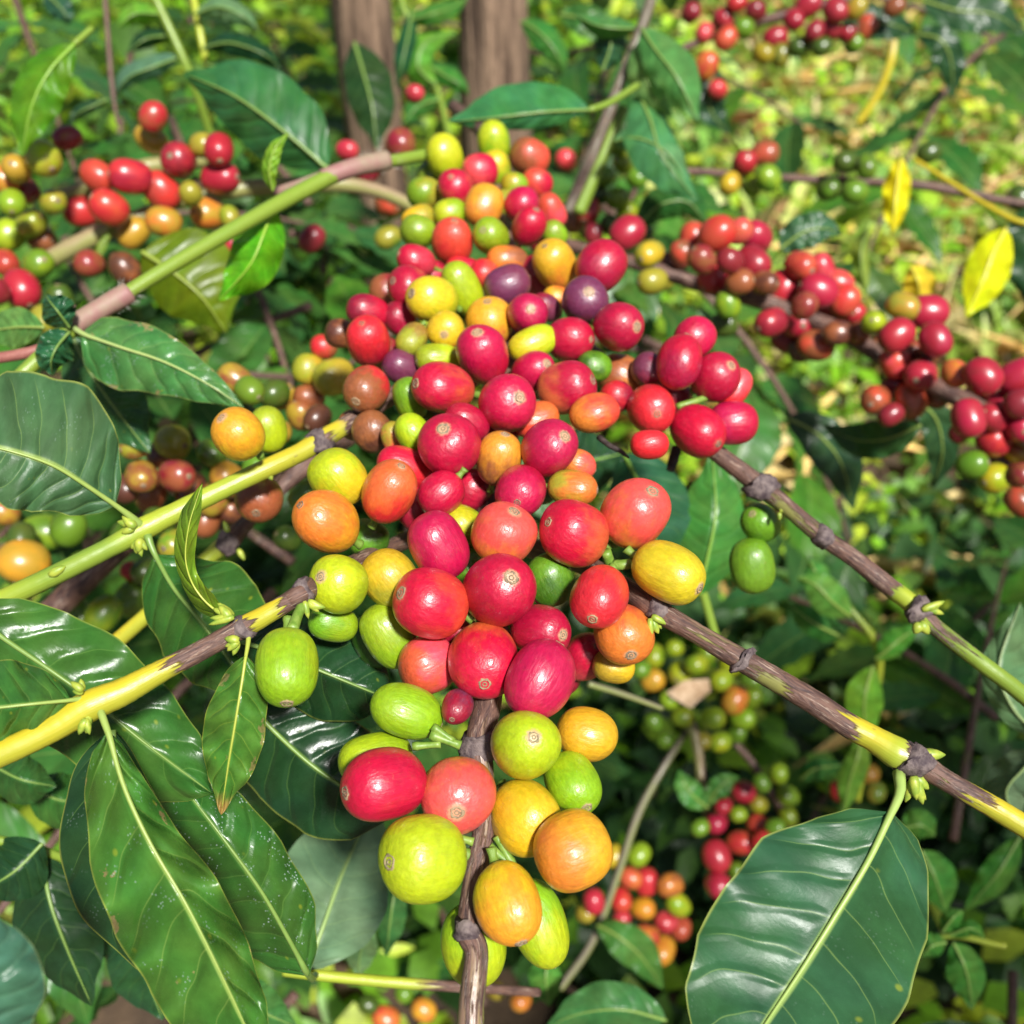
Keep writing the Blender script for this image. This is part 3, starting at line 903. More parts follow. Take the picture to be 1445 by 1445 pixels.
 (790,950,56,60,10,4,'darkred','pink','shaded red cherry deep behind the smooth pinkish red one'),
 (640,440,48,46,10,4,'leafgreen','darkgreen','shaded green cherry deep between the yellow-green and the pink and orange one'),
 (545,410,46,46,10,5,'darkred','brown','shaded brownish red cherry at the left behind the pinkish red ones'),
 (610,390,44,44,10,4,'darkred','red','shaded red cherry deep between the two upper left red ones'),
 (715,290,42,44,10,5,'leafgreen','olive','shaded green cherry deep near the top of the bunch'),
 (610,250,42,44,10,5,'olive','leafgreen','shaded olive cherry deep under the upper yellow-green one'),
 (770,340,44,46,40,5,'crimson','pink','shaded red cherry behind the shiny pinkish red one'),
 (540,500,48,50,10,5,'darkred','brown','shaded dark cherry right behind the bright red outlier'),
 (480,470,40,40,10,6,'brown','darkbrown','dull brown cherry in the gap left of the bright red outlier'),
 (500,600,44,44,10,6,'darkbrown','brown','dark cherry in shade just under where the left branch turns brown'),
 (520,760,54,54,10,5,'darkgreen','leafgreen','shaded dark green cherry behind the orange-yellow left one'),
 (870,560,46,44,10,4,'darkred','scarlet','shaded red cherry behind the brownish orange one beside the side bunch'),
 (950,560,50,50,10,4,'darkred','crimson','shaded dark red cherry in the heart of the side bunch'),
 # two on the right branch, and the left fringe
 (1073,738,55,52,(1062,725),0,'leafgreen','leafgreen','small green cherry with a scar, upper of two under the right branch'),
 (1062,798,62,74,80,0,'leafgreen','leafgreen','oval green cherry, lower of two under the right branch'),
 (336,613,72,74,(314,590),0,'amber','yellow','yellow-orange cherry resting above the left green branch'),
 (379,606,50,62,80,2,'lime','green','yellow-green cherry right behind the yellow-orange one on the left branch'),
 (366,704,66,58,(362,722),2,'brown','ochre','brown cherry hanging under the left branch'),
 (517,549,64,60,(502,566),2,'brown','scarlet','brownish red cherry above the left branch where it turns brown'),
 (527,609,56,58,60,4,'darkbrown','brown','dark brown cherry in shade under the left branch'),
 (471,532,56,50,-10,4,'ochre','olive','olive-yellow cherry left of the brownish red one'),
 (435,521,42,42,20,5,'ochre','olive','pale olive-brown cherry at the far left of the brownish group'),
 (436,561,42,36,10,5,'brown','brown','small brown cherry under the olive-yellow one'),
 (457,489,36,34,10,5,'brown','scarlet','small brown cherry above the olive-yellow one'),
]
DEPTH = [(180, .415), (250, .385), (330, .352), (400, .325), (500, .294), (600, .268), (700, .253), (850, .237), (1000, .226), (1150, .216), (1350, .206)]
SIDE = {'side bunch': 0.30}


def base_depth(x, y, label):
    d = float(np.interp(y, [q[0] for q in DEPTH], [q[1] for q in DEPTH]))
    if 'side bunch' in label and 'beside' not in label: d = 0.300
    if 'under the right branch' in label: d = 0.315
    if 'left branch' in label and x < 400: d = 0.290
    if x < 500 and 470 < y < 580: d = 0.36
    if label.startswith('lone green'): d = 0.222
    return d


def solve_axis(W, H, cx, cy, nav):
    """half widths, and the long axis as (right, down, towards the viewer)"""
    A, B = (W / 2) ** 2, (H / 2) ** 2
    if isinstance(nav, tuple):
        nx, ny = nav[0] - cx, nav[1] - cy
        phi = math.atan2(ny, nx); n = math.hypot(nx, ny)
    else:
        phi = math.radians(nav); n = None
    c2 = math.cos(2 * phi)
    diff = (A - B) / c2 if abs(c2) > 0.35 else 0.05 * (A + B)
    diff = max(-0.05 * (A + B), min(0.42 * (A + B), diff))
    p, q = math.sqrt((A + B + diff) / 2), math.sqrt((A + B - diff) / 2)
    p *= 1.035; q *= 1.035
    r = q
    if n is None:
        s, tz, L = 0.96, -0.28, p / 0.97
    else:
        s = math.sqrt(max(0.02, min(1.0, 1 - (p * p - n * n) / (r * r)))) if p * p - n * n < r * r else 0.25
        s = min(max(s, n / (1.25 * r)), 0.99); s = max(s, 0.12)
        L = max(0.98 * r, min(1.3 * r, n / s))
        tz = math.sqrt(1 - s * s)
    return r, L, (math.cos(phi) * s, math.sin(phi) * s, tz)


GROUPS = [('side bunch', 'cherries of the side bunch')]
placed = []
items = []
for k, (cx, cy, W, H, nav, layer, tip, base, label) in enumerate(FRONT):
    d0 = base_depth(cx, cy, label) + layer * 0.0055
    items.append((d0, k))
items.sort()
for d0, k in items:
    cx, cy, W, H, nav, layer, tip, base, label = FRONT[k]
    r, L, ax = solve_axis(W, H, cx, cy, nav)
    d = d0
    for it in range(120):
        c = P(cx, cy, d); rr = (r * 0.6 + L * 0.4) * d / FPX
        if all((c - q).length > 0.90 * (rr + s) for q, s in placed): break
        d += 0.0006
    placed.append((c, rr))
    view = (c - CAM).normalized()
    rx = RGT - view * RGT.dot(view); rx.normalize()
    dn = view.cross(rx)
    if dn.dot(UPV) > 0: dn = -dn
    axis = rx * ax[0] + dn * ax[1] - view * ax[2]
    grp = 'cherries of the side bunch on the right branch' if 'side bunch' in label else ('cherries on the left branch' if cx < 500 and ('left' in label) and cy < 720 and d > 0.26 else 'ripening cherries of the front bunch')
    sharp = isinstance(nav, tuple)
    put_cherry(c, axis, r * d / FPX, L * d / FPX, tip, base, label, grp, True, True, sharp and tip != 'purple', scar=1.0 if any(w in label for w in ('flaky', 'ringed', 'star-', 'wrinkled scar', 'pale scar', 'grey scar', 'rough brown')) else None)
# ------------------------------------------------------------------ the ground
ng = 90
gx = np.concatenate([[-60, -25, -10], np.linspace(-4, 4, ng), [10, 25, 60]])
gy = np.concatenate([[-60, -20, -6], np.linspace(-1.5, 6.5, ng), [12, 25, 60]])
X, Y = np.meshgrid(gx, gy)
Z = 0.02 * np.sin(X * 2.3 + 1) * np.cos(Y * 1.9) + 0.012 * np.sin(X * 6.1) * np.sin(Y * 5.3 + 2) + 0.006 * rng.standard_normal(X.shape)
far = (np.abs(X) > 5) | (Y > 8) | (Y < -3)
Z[far] = 0
nxg, nyg = len(gx), len(gy)
Fg = np.array([(j * nxg + i, j * nxg + i + 1, (j + 1) * nxg + i + 1, (j + 1) * nxg + i) for j in range(nyg - 1) for i in range(nxg - 1)])
g = add('ground', mesh_data('ground', np.stack([X.ravel(), Y.ravel(), Z.ravel()], 1), Fg, M_GROUND))
tag(g, 'brown garden soil under weeds and straw', kind='structure')


# ------------------------------------------------------------------ things nobody could count: weeds, grass blades, straw
def leaf_mass(name, label, pos, yaw, pitch, roll, size, width, tint, mat):
    """many folded six-sided leaves, one mesh"""
    n = len(pos)
    prof = np.array([[0, 0, 0], [-0.5, 0.35, 0.12], [0, 0.38, 0], [0.5, 0.35, 0.12], [-0.36, 0.7, 0.02], [0, 0.72, -0.06], [0.36, 0.7, 0.02], [0, 1.0, -0.16]])
    tri = np.array([[0, 2, 1], [0, 3, 2], [1, 2, 5], [1, 5, 4], [2, 3, 6], [2, 6, 5], [4, 5, 7], [5, 6, 7]])
    v = np.repeat(prof[None], n, 0)
    v[:, :, 0] *= (size * width)[:, None]
    v[:, :, 1] *= size[:, None]
    v[:, :, 2] *= (size * rng.uniform(0.3, 1.7, n))[:, None]
    def rot(v, ang, a, b):
        c, s = np.cos(ang)[:, None], np.sin(ang)[:, None]
        va, vb = v[:, :, a].copy(), v[:, :, b].copy()
        v[:, :, a] = va * c - vb * s; v[:, :, b] = va * s + vb * c
    rot(v, roll, 0, 2); rot(v, pitch, 1, 2); rot(v, yaw, 0, 1)
    v += pos[:, None, :]
    f = (tri[None] + (np.arange(n) * 8)[:, None, None]).reshape(-1, 3)
    o = add(name, mesh_data(name, v.reshape(-1, 3), f, mat, attrs={'tint': np.repeat(tint, 8, axis=0)}))
    return tag(o, label, kind='stuff')


def scatter_plants(nplant, per, area, hmax, size, cols, dens=None):
    x = rng.uniform(area[0], area[1], nplant * 3); y = rng.uniform(area[2], area[3], nplant * 3)
    if dens is not None:
        keep = rng.uniform(0, 1, len(x)) < dens(x, y)
        x, y = x[keep], y[keep]
    x, y = x[:nplant], y[:nplant]
    m = len(x)
    h = hmax * rng.uniform(0.25, 1.0, m)
    k = rng.integers(0, len(cols), m)
    base = np.array(cols)[k]
    N = m * per
    px, py, hh = np.repeat(x, per), np.repeat(y, per), np.repeat(h, per)
    t = rng.uniform(0.1, 1.0, N)
    yaw = rng.uniform(0, 6.28, N)
    off = 0.25 * hh * rng.uniform(0, 1, N)
    pos = np.stack([px - np.sin(yaw) * off, py + np.cos(yaw) * off, hh * t], 1)
    col = np.repeat(base, per, 0) * rng.uniform(0.7, 1.35, N)[:, None]
    return pos, yaw, rng.uniform(-0.7, 0.7, N), rng.uniform(-0.5, 0.5, N), rng.uniform(size[0], size[1], N), rng.uniform(0.35, 0.75, N), col


GREENS = [(0.19, 0.42, 0.02), (0.32, 0.52, 0.03), (0.13, 0.30, 0.02), (0.42, 0.52, 0.04), (0.07, 0.17, 0.02), (0.17, 0.34, 0.06)]
patch = lambda x, y: np.clip(0.75 + 0.45 * np.sin(2.1 * x + 1.3) * np.sin(1.7 * y + 0.4) + 0.25 * np.sin(5.7 * x) * np.sin(4.9 * y), 0.05, 1)
leaf_mass('weeds', 'low bright green weeds covering the garden ground', *scatter_plants(11000, 7, (-3.2, 3.4, 0.15, 6.0), 0.16, (0.018, 0.050), GREENS, patch), M_WEEDS)
leaf_mass('undergrowth', 'taller leafy undergrowth behind the coffee bush', *scatter_plants(900, 14, (-3.0, 0.4, 1.3, 5.0), 0.55, (0.03, 0.085), GREENS + [(0.04, 0.10, 0.02)]), M_WEEDS)
# grass blades and straw are long and thin
def blades(n, area, size, cols, up, width):
    x = rng.uniform(area[0], area[1], n); y = rng.uniform(area[2], area[3], n)
    pos = np.stack([x, y, rng.uniform(0.0, 0.05, n)], 1)
    col = np.array(cols)[rng.integers(0, len(cols), n)] * rng.uniform(0.7, 1.3, n)[:, None]
    return pos, rng.uniform(0, 6.28, n), rng.uniform(up[0], up[1], n), rng.uniform(-0.6, 0.6, n), rng.uniform(size[0], size[1], n), rng.uniform(width[0], width[1], n), col
leaf_mass('grass', 'thin green grass blades among the weeds', *blades(3500, (-3, 3.4, 0.4, 6.0), (0.06, 0.18), [(0.26, 0.30, 0.04), (0.30, 0.32, 0.06), (0.12, 0.22, 0.03)], (0.3, 1.2), (0.03, 0.07)), M_WEEDS)
leaf_mass('straw', 'dry yellow straw and dead stalks on the ground', *blades(4500, (-0.3, 3.4, 0.7, 6.0), (0.06, 0.26), [(0.72, 0.50, 0.17), (0.76, 0.54, 0.22), (0.48, 0.29, 0.12), (0.66, 0.54, 0.26)], (-0.05, 0.6), (0.03, 0.09)), M_STRAW)


leaf_mass('sunlit_grass', 'pale yellow-green grass in full sun at the upper right', *blades(15000, (0.15, 3.6, 1.3, 6.5), (0.04, 0.13), [(0.42, 0.52, 0.12), (0.55, 0.58, 0.18), (0.30, 0.46, 0.07), (0.60, 0.50, 0.22), (0.44, 0.60, 0.16), (0.30, 0.48, 0.08)], (0.1, 1.3), (0.10, 0.30)), M_WEEDS)
leaf_mass('low_plants', 'dark leafy plants in the shade under the coffee branches', *scatter_plants(420, 12, (-0.35, 0.75, 0.42, 1.0), 0.13, (0.02, 0.06), [(0.035, 0.10, 0.02), (0.05, 0.14, 0.03), (0.025, 0.07, 0.015)]), M_WEEDS)


# ------------------------------------------------------------------ coffee branches in front: stems, nodes, buds, leaves
def branch(label, x, y, d, group=None, name='coffee_branch', cat='branch'):
    return empty(name, P(x, y, d), label, cat, group)

G_LEAF = (0.032, 0.098, 0.016)      # mature coffee leaf
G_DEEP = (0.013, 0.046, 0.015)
G_MID = (0.045, 0.125, 0.022)
G_YOUNG = (0.16, 0.30, 0.02)
G_WEED = (0.060, 0.190, 0.035)
V_PALE = (0.26, 0.36, 0.08)
V_MID = (0.13, 0.24, 0.05)

# 1 the fruiting branch that comes towards the viewer
b = branch('fruiting coffee branch with the big bunch, its bare brown tip pointing down', 665, 1445, 0.205)
view_stem(b, [(664, 1475, .204, 40, .35, 'hazel'), (665, 1420, .206, 37, .5, 'hazel'), (672, 1345, .210, 34, .5, 'hazel'), (662, 1312, .2125, 36, .9, 'hazel'), (670, 1240, .219, 33, .55, 'hazel'), (684, 1160, .2245, 33, .6, 'hazel'),
              (680, 1090, .2295, 34, .5, 'hazel'), (676, 1045, .2325, 38, .65, 'hazel'), (688, 985, .240, 42, 1, 'brown'), (692, 850, .262, 40, 1, 'brown'), (690, 700, .280, 38, 1, 'brown'), (712, 560, .305, 34, 1, 'brown'),
              (725, 420, .345, 28, 1, 'brown'), (705, 290, .405, 24, 1, 'brown'), (690, 200, .445, 22, 1, 'brown'), (640, 150, .52, 18, 1, 'brown')])
node_collar(b, 661, 1312, .2122, -85, 39, 28)
node_collar(b, 676, 1052, .2318, -85, 46, 34)
for x, y, a, L, w in ((650, 1052, 200, 46, 16), (640, 1046, 215, 36, 13), (622, 1050, 175, 40, 13), (655, 1075, 150, 40, 14), (668, 1188, 195, 34, 15), (690, 1195, 40, 60, 17), (705, 1185, -10, 60, 15), (668, 1165, 170, 36, 14), (700, 1180, 60, 48, 14)):
    bud(b, x, y, (.227 if y < 1100 else .2205), a, L, w, stalk=True)
view_stem(b, [(845, 617, .285, 9, 1, 'brown'), (862, 630, .281, 8, 1, 'brown'), (876, 637, .279, 7, 1, 'brown'), (887, 646, .277, 3, 1, 'brown')], 'dead_stub', 8, mat=M_DEADTWIG)

# 2 the lower left yellow branch
b = branch('yellow and purple-brown coffee branch from the left edge with buds at its nodes', 128, 1000, .214)
view_stem(b, [(-30, 1078, .208, 38, 0, 'yellow'), (60, 1036, .211, 37, 0, 'yellow'), (125, 997, .214, 46, 0.05, 'yellow'), (170, 978, .216, 40, 0, 'yellow'), (200, 962, .2175, 36, .12, 'yellow'), (235, 943, .2195, 31, .45, 'yellow'), (280, 920, .222, 29, .95, 'yellow'),
              (320, 898, .225, 29, .95, 'yellow'), (345, 884, .227, 33, .6, 'yellow'), (370, 871, .229, 29, .1, 'yellow'), (405, 850, .232, 27, .75, 'yellow'), (435, 832, .235, 30, .95, 'brown'), (500, 795, .262, 26, 1, 'brown'), (580, 760, .290, 24, 1, 'brown')])
node_collar(b, 344, 885, .2265, -29, 33, 18)
node_collar(b, 428, 836, .2335, -30, 31, 24)
bud_cluster(b, 328, 870, .2245, 200, 5, 34, 12, 60)
bud_cluster(b, 335, 905, .224, 150, 4, 24, 12)
bud_cluster(b, 118, 975, .2125, 220, 3, 22, 11)
bud_cluster(b, 122, 1012, .2125, 110, 4, 26, 13)
bud_cluster(b, 432, 850, .2325, 40, 4, 26, 11)
view_stem(b, [(430, 846, .2335, 14, 0, 'green'), (420, 868, .229, 15, 0, 'green'), (412, 890, .225, 18, 0, 'green')], 'fruit_stalk', 10, mat=M_STALK)
# its leaves
view_leaf(b, [(152, 1030, .2105), (175, 1110, .207), (212, 1190, .2045), (262, 1275, .203), (305, 1360, .2035), (345, 1445, .2065), (368, 1500, .210)], 54, 108, .008, .005, (0.045, 0.130, 0.018), V_PALE, wave=4.2, wfreq=5.5, curl=3, thin=.06, flecks=.35, wounds=.8,
          petiole=[(140, 998, .2135), (147, 1018, .2115)], label='long dark glossy leaf with a pale midrib and rippled yellow edges', nl=64, nw=14, quilt=2.4,
          prof=[(0, 0), (.05, .28), (.15, .55), (.3, .80), (.5, 1.0), (.7, .98), (.85, .80), (.95, .4), (1, 0)])
view_leaf(b, [(100, 988, .2105), (40, 994, .206), (-40, 1003, .203), (-110, 1010, .202)], 52, 68, .004, .012, G_MID, V_PALE, wave=1.5, curl=2, thin=.08, petiole=[(128, 985, .2135), (115, 986, .2125)], label='leaf reaching left from the yellow node, pale midrib, cut by the edge')
view_leaf(b, [(-60, 850, .240), (0, 897, .240), (70, 945, .240), (130, 988, .241), (200, 1045, .243), (262, 1092, .246), (300, 1120, .248)], 88, 92, .006, .004, G_LEAF, V_MID, wave=1.6, curl=2, thin=.06, label='broad dark leaf passing behind the yellow branch', nl=56, nw=12, quilt=1.6,
          prof=[(0, .1), (.15, .7), (.3, .95), (.5, 1), (.7, .92), (.85, .68), (.95, .3), (1, 0)])
view_leaf(b, [(347, 925, .222), (341, 965, .220), (332, 1020, .219), (322, 1080, .2195), (312, 1150, .222)], 45, 43, .004, .003, (0.060, 0.155, 0.020), (0.36, 0.40, 0.05), wave=1.6, curl=1.5, thin=.12, brown=.8, wounds=.6, petiole=[(351, 892, .226), (350, 908, .224)],
          label='small hanging green leaf with a yellow midrib and brown tip')
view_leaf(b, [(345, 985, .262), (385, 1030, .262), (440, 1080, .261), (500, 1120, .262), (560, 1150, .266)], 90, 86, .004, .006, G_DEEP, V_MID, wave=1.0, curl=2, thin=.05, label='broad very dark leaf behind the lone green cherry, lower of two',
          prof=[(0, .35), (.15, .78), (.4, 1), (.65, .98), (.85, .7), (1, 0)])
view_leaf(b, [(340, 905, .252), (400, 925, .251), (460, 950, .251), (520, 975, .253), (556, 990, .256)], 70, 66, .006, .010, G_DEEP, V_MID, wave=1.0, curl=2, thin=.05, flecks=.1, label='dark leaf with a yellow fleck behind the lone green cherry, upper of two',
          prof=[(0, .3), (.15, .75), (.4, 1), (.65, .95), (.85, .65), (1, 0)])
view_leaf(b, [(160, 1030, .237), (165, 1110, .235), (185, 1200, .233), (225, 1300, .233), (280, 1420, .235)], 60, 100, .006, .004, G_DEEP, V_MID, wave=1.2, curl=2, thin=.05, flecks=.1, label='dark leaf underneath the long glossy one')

# 3 the upper left green branch
b = branch('green and yellow coffee branch from the left edge, upper of two, turning brown', 205, 745, .270)
view_stem(b, [(-30, 862, .262, 30, 0, 'lime'), (70, 815, .264, 29, 0, 'green'), (150, 775, .267, 28, 0, 'green'), (205, 745, .270, 34, 0, 'lime'), (250, 722, .273, 29, 0, 'lime'), (330, 683, .278, 27, 0, 'lime'), (385, 657, .282, 28, .05, 'yellow'),
              (425, 638, .286, 27, .05, 'yellow'), (450, 622, .289, 30, .6, 'yellow'), (475, 608, .292, 26, .1, 'yellow'), (497, 594, .295, 25, .85, 'brown'), (560, 555, .305, 25, 1, 'brown'), (640, 510, .33, 22, 1, 'brown')])
node_collar(b, 452, 622, .2885, -29, 31, 26)
bud_cluster(b, 195, 762, .267, 95, 5, 24, 13, 80)
bud_cluster(b, 190, 742, .267, 185, 3, 28, 12)
bud(b, 375, 662, .281, 60, 18, 12); bud(b, 70, 812, .262, -30, 26, 14)
view_leaf(b, [(163, 713, .262), (120, 684, .256), (75, 657, .251), (20, 638, .247), (-50, 622, .244)], 76, 122, -.002, .012, (0.044, 0.105, 0.036), V_PALE, wave=1.2, curl=3, thin=.06, petiole=[(200, 742, .2685), (182, 727, .265)], flecks=.15, nl=52, nw=12, dull=.8,
          label='broad grey-green leaf at the left edge with a pale raised midrib', prof=[(0, 0), (.05, .28), (.2, .66), (.45, .96), (.65, 1.0), (.85, .9), (1, .5)])
view_leaf(b, [(218, 782, .268), (245, 830, .262), (285, 880, .258), (325, 935, .257), (352, 990, .259)], 98, 72, .010, .006, G_LEAF, V_MID, wave=1.6, curl=3, thin=.08, petiole=[(208, 755, .2685), (213, 770, .268)], label='dark leaf hanging from the green node below the curled young leaf',
          prof=[(0, 0), (.1, .45), (.3, .85), (.5, 1), (.75, .8), (.9, .45), (1, 0)])
view_leaf(b, [(330, 872, .2255), (300, 858, .226), (274, 828, .226), (262, 790, .2245), (266, 745, .2225), (276, 710, .2225), (286, 680, .223)], 17, 15, .006, -.005, G_YOUNG, (0.42, 0.46, 0.06), wave=1.6, wfreq=2, curl=2, thin=.25, label='narrow curled yellow-green young leaf', nl=50, nw=7,
          prof=[(0, .3), (.2, 1), (.4, .75), (.6, .95), (.8, .9), (1, 0)])
# the bare brown twigs behind it
b = branch('thin twig running below the upper left branch, yellow then brown', 320, 765, .33)
view_stem(b, [(165, 905, .33, 22, 0, 'yellow'), (250, 830, .33, 21, 0, 'lime'), (300, 782, .332, 22, .2, 'lime'), (325, 762, .333, 30, 1, 'brown'), (350, 735, .335, 22, 1, 'brown'), (400, 685, .34, 22, 1, 'brown'), (440, 650, .345, 30, 1, 'brown'), (520, 600, .37, 24, 1, 'brown')])
node_collar(b, 322, 765, .332, -42, 28, 24)
bud(b, 322, 752, .33, 250, 18, 9); bud(b, 336, 775, .33, 60, 18, 9)
b = branch('thick brown twig in shade between the two left branches', 100, 840, .40)
view_stem(b, [(55, 878, .40, 34, .9, 'tan'), (95, 842, .40, 38, .9, 'tan'), (145, 795, .40, 34, .9, 'tan'), (230, 720, .42, 30, .9, 'tan')])

# 4 the lower right branch
b = branch('purple-brown and yellow coffee branch running to the right edge, lower of two', 925, 860, .243)
view_stem(b, [(740, 770, .285, 30, 1, 'brown'), (820, 795, .268, 30, 1, 'brown'), (885, 832, .252, 31, 1, 'brown'), (925, 860, .245, 33, .95, 'brown'), (985, 895, .240, 29, .55, 'hazel'), (1048, 932, .236, 33, .6, 'hazel'), (1100, 962, .233, 34, .42, 'hazel'),
              (1150, 992, .230, 35, .95, 'yellow'), (1195, 1022, .227, 35, .55, 'yellow'), (1232, 1042, .2255, 37, .05, 'yellow'), (1265, 1062, .224, 46, .08, 'lime'), (1290, 1073, .223, 38, .9, 'brown'), (1330, 1098, .221, 30, .6, 'hazel'),
              (1350, 1110, .220, 30, .75, 'yellow'), (1420, 1150, .217, 32, .15, 'yellow'), (1480, 1188, .214, 32, 0, 'yellow')])
node_collar(b, 928, 860, .2445, 31, 34, 30)
node_collar(b, 1048, 932, .2358, 31, 35, 12)
node_collar(b, 1287, 1074, .2225, 31, 44, 30)
bud_cluster(b, 920, 872, .243, 70, 5, 28, 11)
bud_cluster(b, 1288, 1098, .221, 75, 5, 36, 15, 60)
bud(b, 1300, 1064, .221, 2, 34, 17)
view_stem(b, [(905, 790, .249, 14, 0, 'green'), (880, 797, .247, 15, 0, 'green'), (862, 795, .249, 16, 0, 'green'), (855, 778, .247, 15, 0, 'green')], 'fruit_stalk', 10, mat=M_STALK)
view_leaf(b, [(1258, 1146, .216), (1225, 1215, .2115), (1180, 1290, .2075), (1130, 1370, .2045), (1080, 1445, .203), (1040, 1510, .204)], 146, 158, .018, .004, (0.023, 0.075, 0.030), (0.28, 0.40, 0.10), wave=2.2, wfreq=3.6, curl=-3, thin=.05, nl=64, nw=16, flecks=.06, dull=.65, quilt=.8, wounds=.0,
          petiole=[(1268, 1090, .2225), (1270, 1118, .219)], label='large dark green leaf hanging from the lower right branch with a pale green midrib', prof=[(0, 0), (.04, .34), (.12, .58), (.3, .88), (.5, 1.0), (.7, .98), (.85, .80), (1, .4)])

# 5 the upper right branch
b = branch('purple-brown coffee branch running to the right edge, upper of two, turning green', 1080, 690, .307)
view_stem(b, [(830, 490, .335, 20, 1, 'brown'), (900, 560, .325, 21, 1, 'brown'), (960, 600, .318, 23, 1, 'brown'), (1010, 638, .312, 25, 1, 'brown'), (1072, 685, .307, 29, .6, 'hazel'), (1110, 715, .303, 24, .45, 'hazel'), (1160, 757, .298, 26, .6, 'hazel'), (1205, 788, .294, 25, .8, 'hazel'),
              (1255, 828, .290, 27, .8, 'green'), (1275, 843, .288, 27, .1, 'lime'), (1297, 862, .286, 28, .5, 'lime'), (1320, 885, .284, 24, .45, 'green'), (1380, 932, .279, 24, .38, 'green'), (1420, 962, .276, 24, .05, 'green'), (1480, 1010, .270, 26, 0, 'green')])
node_collar(b, 1074, 687, .306, 37, 34, 30)
node_collar(b, 1160, 757, .2975, 37, 29, 22)
node_collar(b, 1296, 861, .285, 40, 34, 24)
bud_cluster(b, 1300, 858, .283, 0, 3, 34, 12, 30); bud_cluster(b, 1300, 880, .283, 80, 2, 24, 14)
bud_cluster(b, 1100, 722, .303, 50, 2, 16, 6)
view_stem(b, [(955, 632, .316, 14, 1, 'brown'), (950, 650, .314, 15, 1, 'brown'), (946, 664, .313, 12, 1, 'brown')], 'dead_stub', 8, mat=M_DEADTWIG)
view_stem(b, [(1000, 560, .306, 9, 0, 'lime'), (975, 568, .304, 10, 0, 'lime'), (955, 574, .304, 10, 0, 'lime')], 'fruit_stalk', 8, mat=M_STALK)
# ------------------------------------------------------------------ fruit farther off, clump by clump
TINY = []
KEEP = [(705, y, .93, 46) for y in (0, 40, 80, 120)] + [(515, y, 1.0, 38) for y in (0, 40, 80)]      # what the filling leaves must not hide
def clump(where, group, d, rows, jit=0.02, far=True):
    """rows: (x, y, size, colour[, second colour]); the label tells each by its colour and its place among its likes"""
    ORD = ['', 'second', 'third', 'fourth', 'fifth', 'sixth', 'seventh', 'eighth', 'ninth', 'tenth', 'eleventh', 'twelfth', 'thirteenth']
    NAME = {'crimson': 'crimson', 'magenta': 'pinkish red', 'darkred': 'dark red', 'scarlet': 'orange-red', 'vermilion': 'red-orange', 'coral': 'pale orange', 'amber': 'orange-yellow', 'lime': 'yellow-green',
            'leafgreen': 'mid green', 'darkgreen': 'dark green', 'darkbrown': 'dark brown', 'ochre': 'brownish yellow', 'pink': 'dull pink'}
    byc = {}
    for k, q in enumerate(rows):
        if q[2] > 31: byc.setdefault(q[3], []).append((q[0], k))
    done = []
    for k, q in enumerate(rows):
        x, y, s, c = q[:4]
        KEEP.append((x, y, d, s * 0.5 + 6))
        c2 = q[4] if len(q) > 4 else c
        tiny = s <= 31                                             # past the 300 largest: joined below
        same = sorted(byc.get(c, [])); n = len(same); i = -1 if tiny else [j for _, j in same].index(k)
        cn = NAME.get(c, c)
        if tiny: lab = ''
        elif n == 1: lab = f'{cn} cherry, the only such one {where}'
        else:
            o = 'leftmost' if i == 0 else 'rightmost' if i == n - 1 else (ORD[i] + ' from left')
            lab = f'{cn} cherry {where}, {o} of its colour'
        dd = d + random.uniform(-jit, jit)
        for it in range(60):
            p = P(x, y, dd); r = 0.535 * s * dd / FPX
            if all((p - a).length > 0.88 * (r + b_) for a, b_ in done): break
            dd += 0.0015
        done.append((p, r))
        ax = Vector((random.uniform(-1, 1), random.uniform(-1.1, 0.4), random.uniform(-0.8, 0.9)))
        if tiny:
            TINY.append((p, ax.normalized(), r * 0.96, r * 1.1, PAL[c], PAL[c2]))
            continue
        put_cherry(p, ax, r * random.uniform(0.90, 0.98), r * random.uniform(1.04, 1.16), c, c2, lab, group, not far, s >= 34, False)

clump('on the tan twigs upper left', 'cherries of the upper left clump', .475, [
 (309, 211, 44, 'red'), (252, 226, 47, 'darkred', 'crimson'), (311, 251, 47, 'crimson'), (184, 249, 50, 'red', 'scarlet'), (138, 248, 43, 'vermilion'), (216, 165, 40, 'scarlet', 'brown'), (213, 196, 40, 'ochre', 'olive'), (228, 269, 47, 'vermilion', 'scarlet'),
 (269, 273, 32, 'olive'), (115, 298, 43, 'scarlet'), (154, 293, 47, 'scarlet', 'vermilion'), (231, 313, 42, 'ochre', 'orange'), (189, 329, 40, 'ochre'), (294, 301, 43, 'orange', 'ochre'), (329, 347, 36, 'crimson'), (176, 379, 42, 'darkbrown', 'brown'),
 (126, 372, 38, 'brown', 'darkred'), (95, 195, 34, 'darkred'), (324, 306, 28, 'olive', 'green'), (285, 205, 34, 'olive')])
clump('at the far left edge', 'cherries at the far left edge', .46, [
 (61, 223, 48, 'olive', 'lime'), (23, 238, 40, 'ochre'), (5, 253, 38, 'orange', 'ochre'), (17, 286, 38, 'green'), (44, 316, 38, 'olive', 'green'), (13, 331, 44, 'green', 'lime'), (8, 371, 36, 'vermilion'), (55, 373, 40, 'leafgreen', 'green'), (31, 408, 52, 'red', 'crimson'), (-4, 410, 34, 'darkred'), (62, 450, 34, 'olive'),
 (75, 285, 36, 'olive', 'green'), (60, 340, 36, 'brown'), (38, 268, 34, 'darkred', 'brown'), (85, 420, 34, 'darkgreen')])
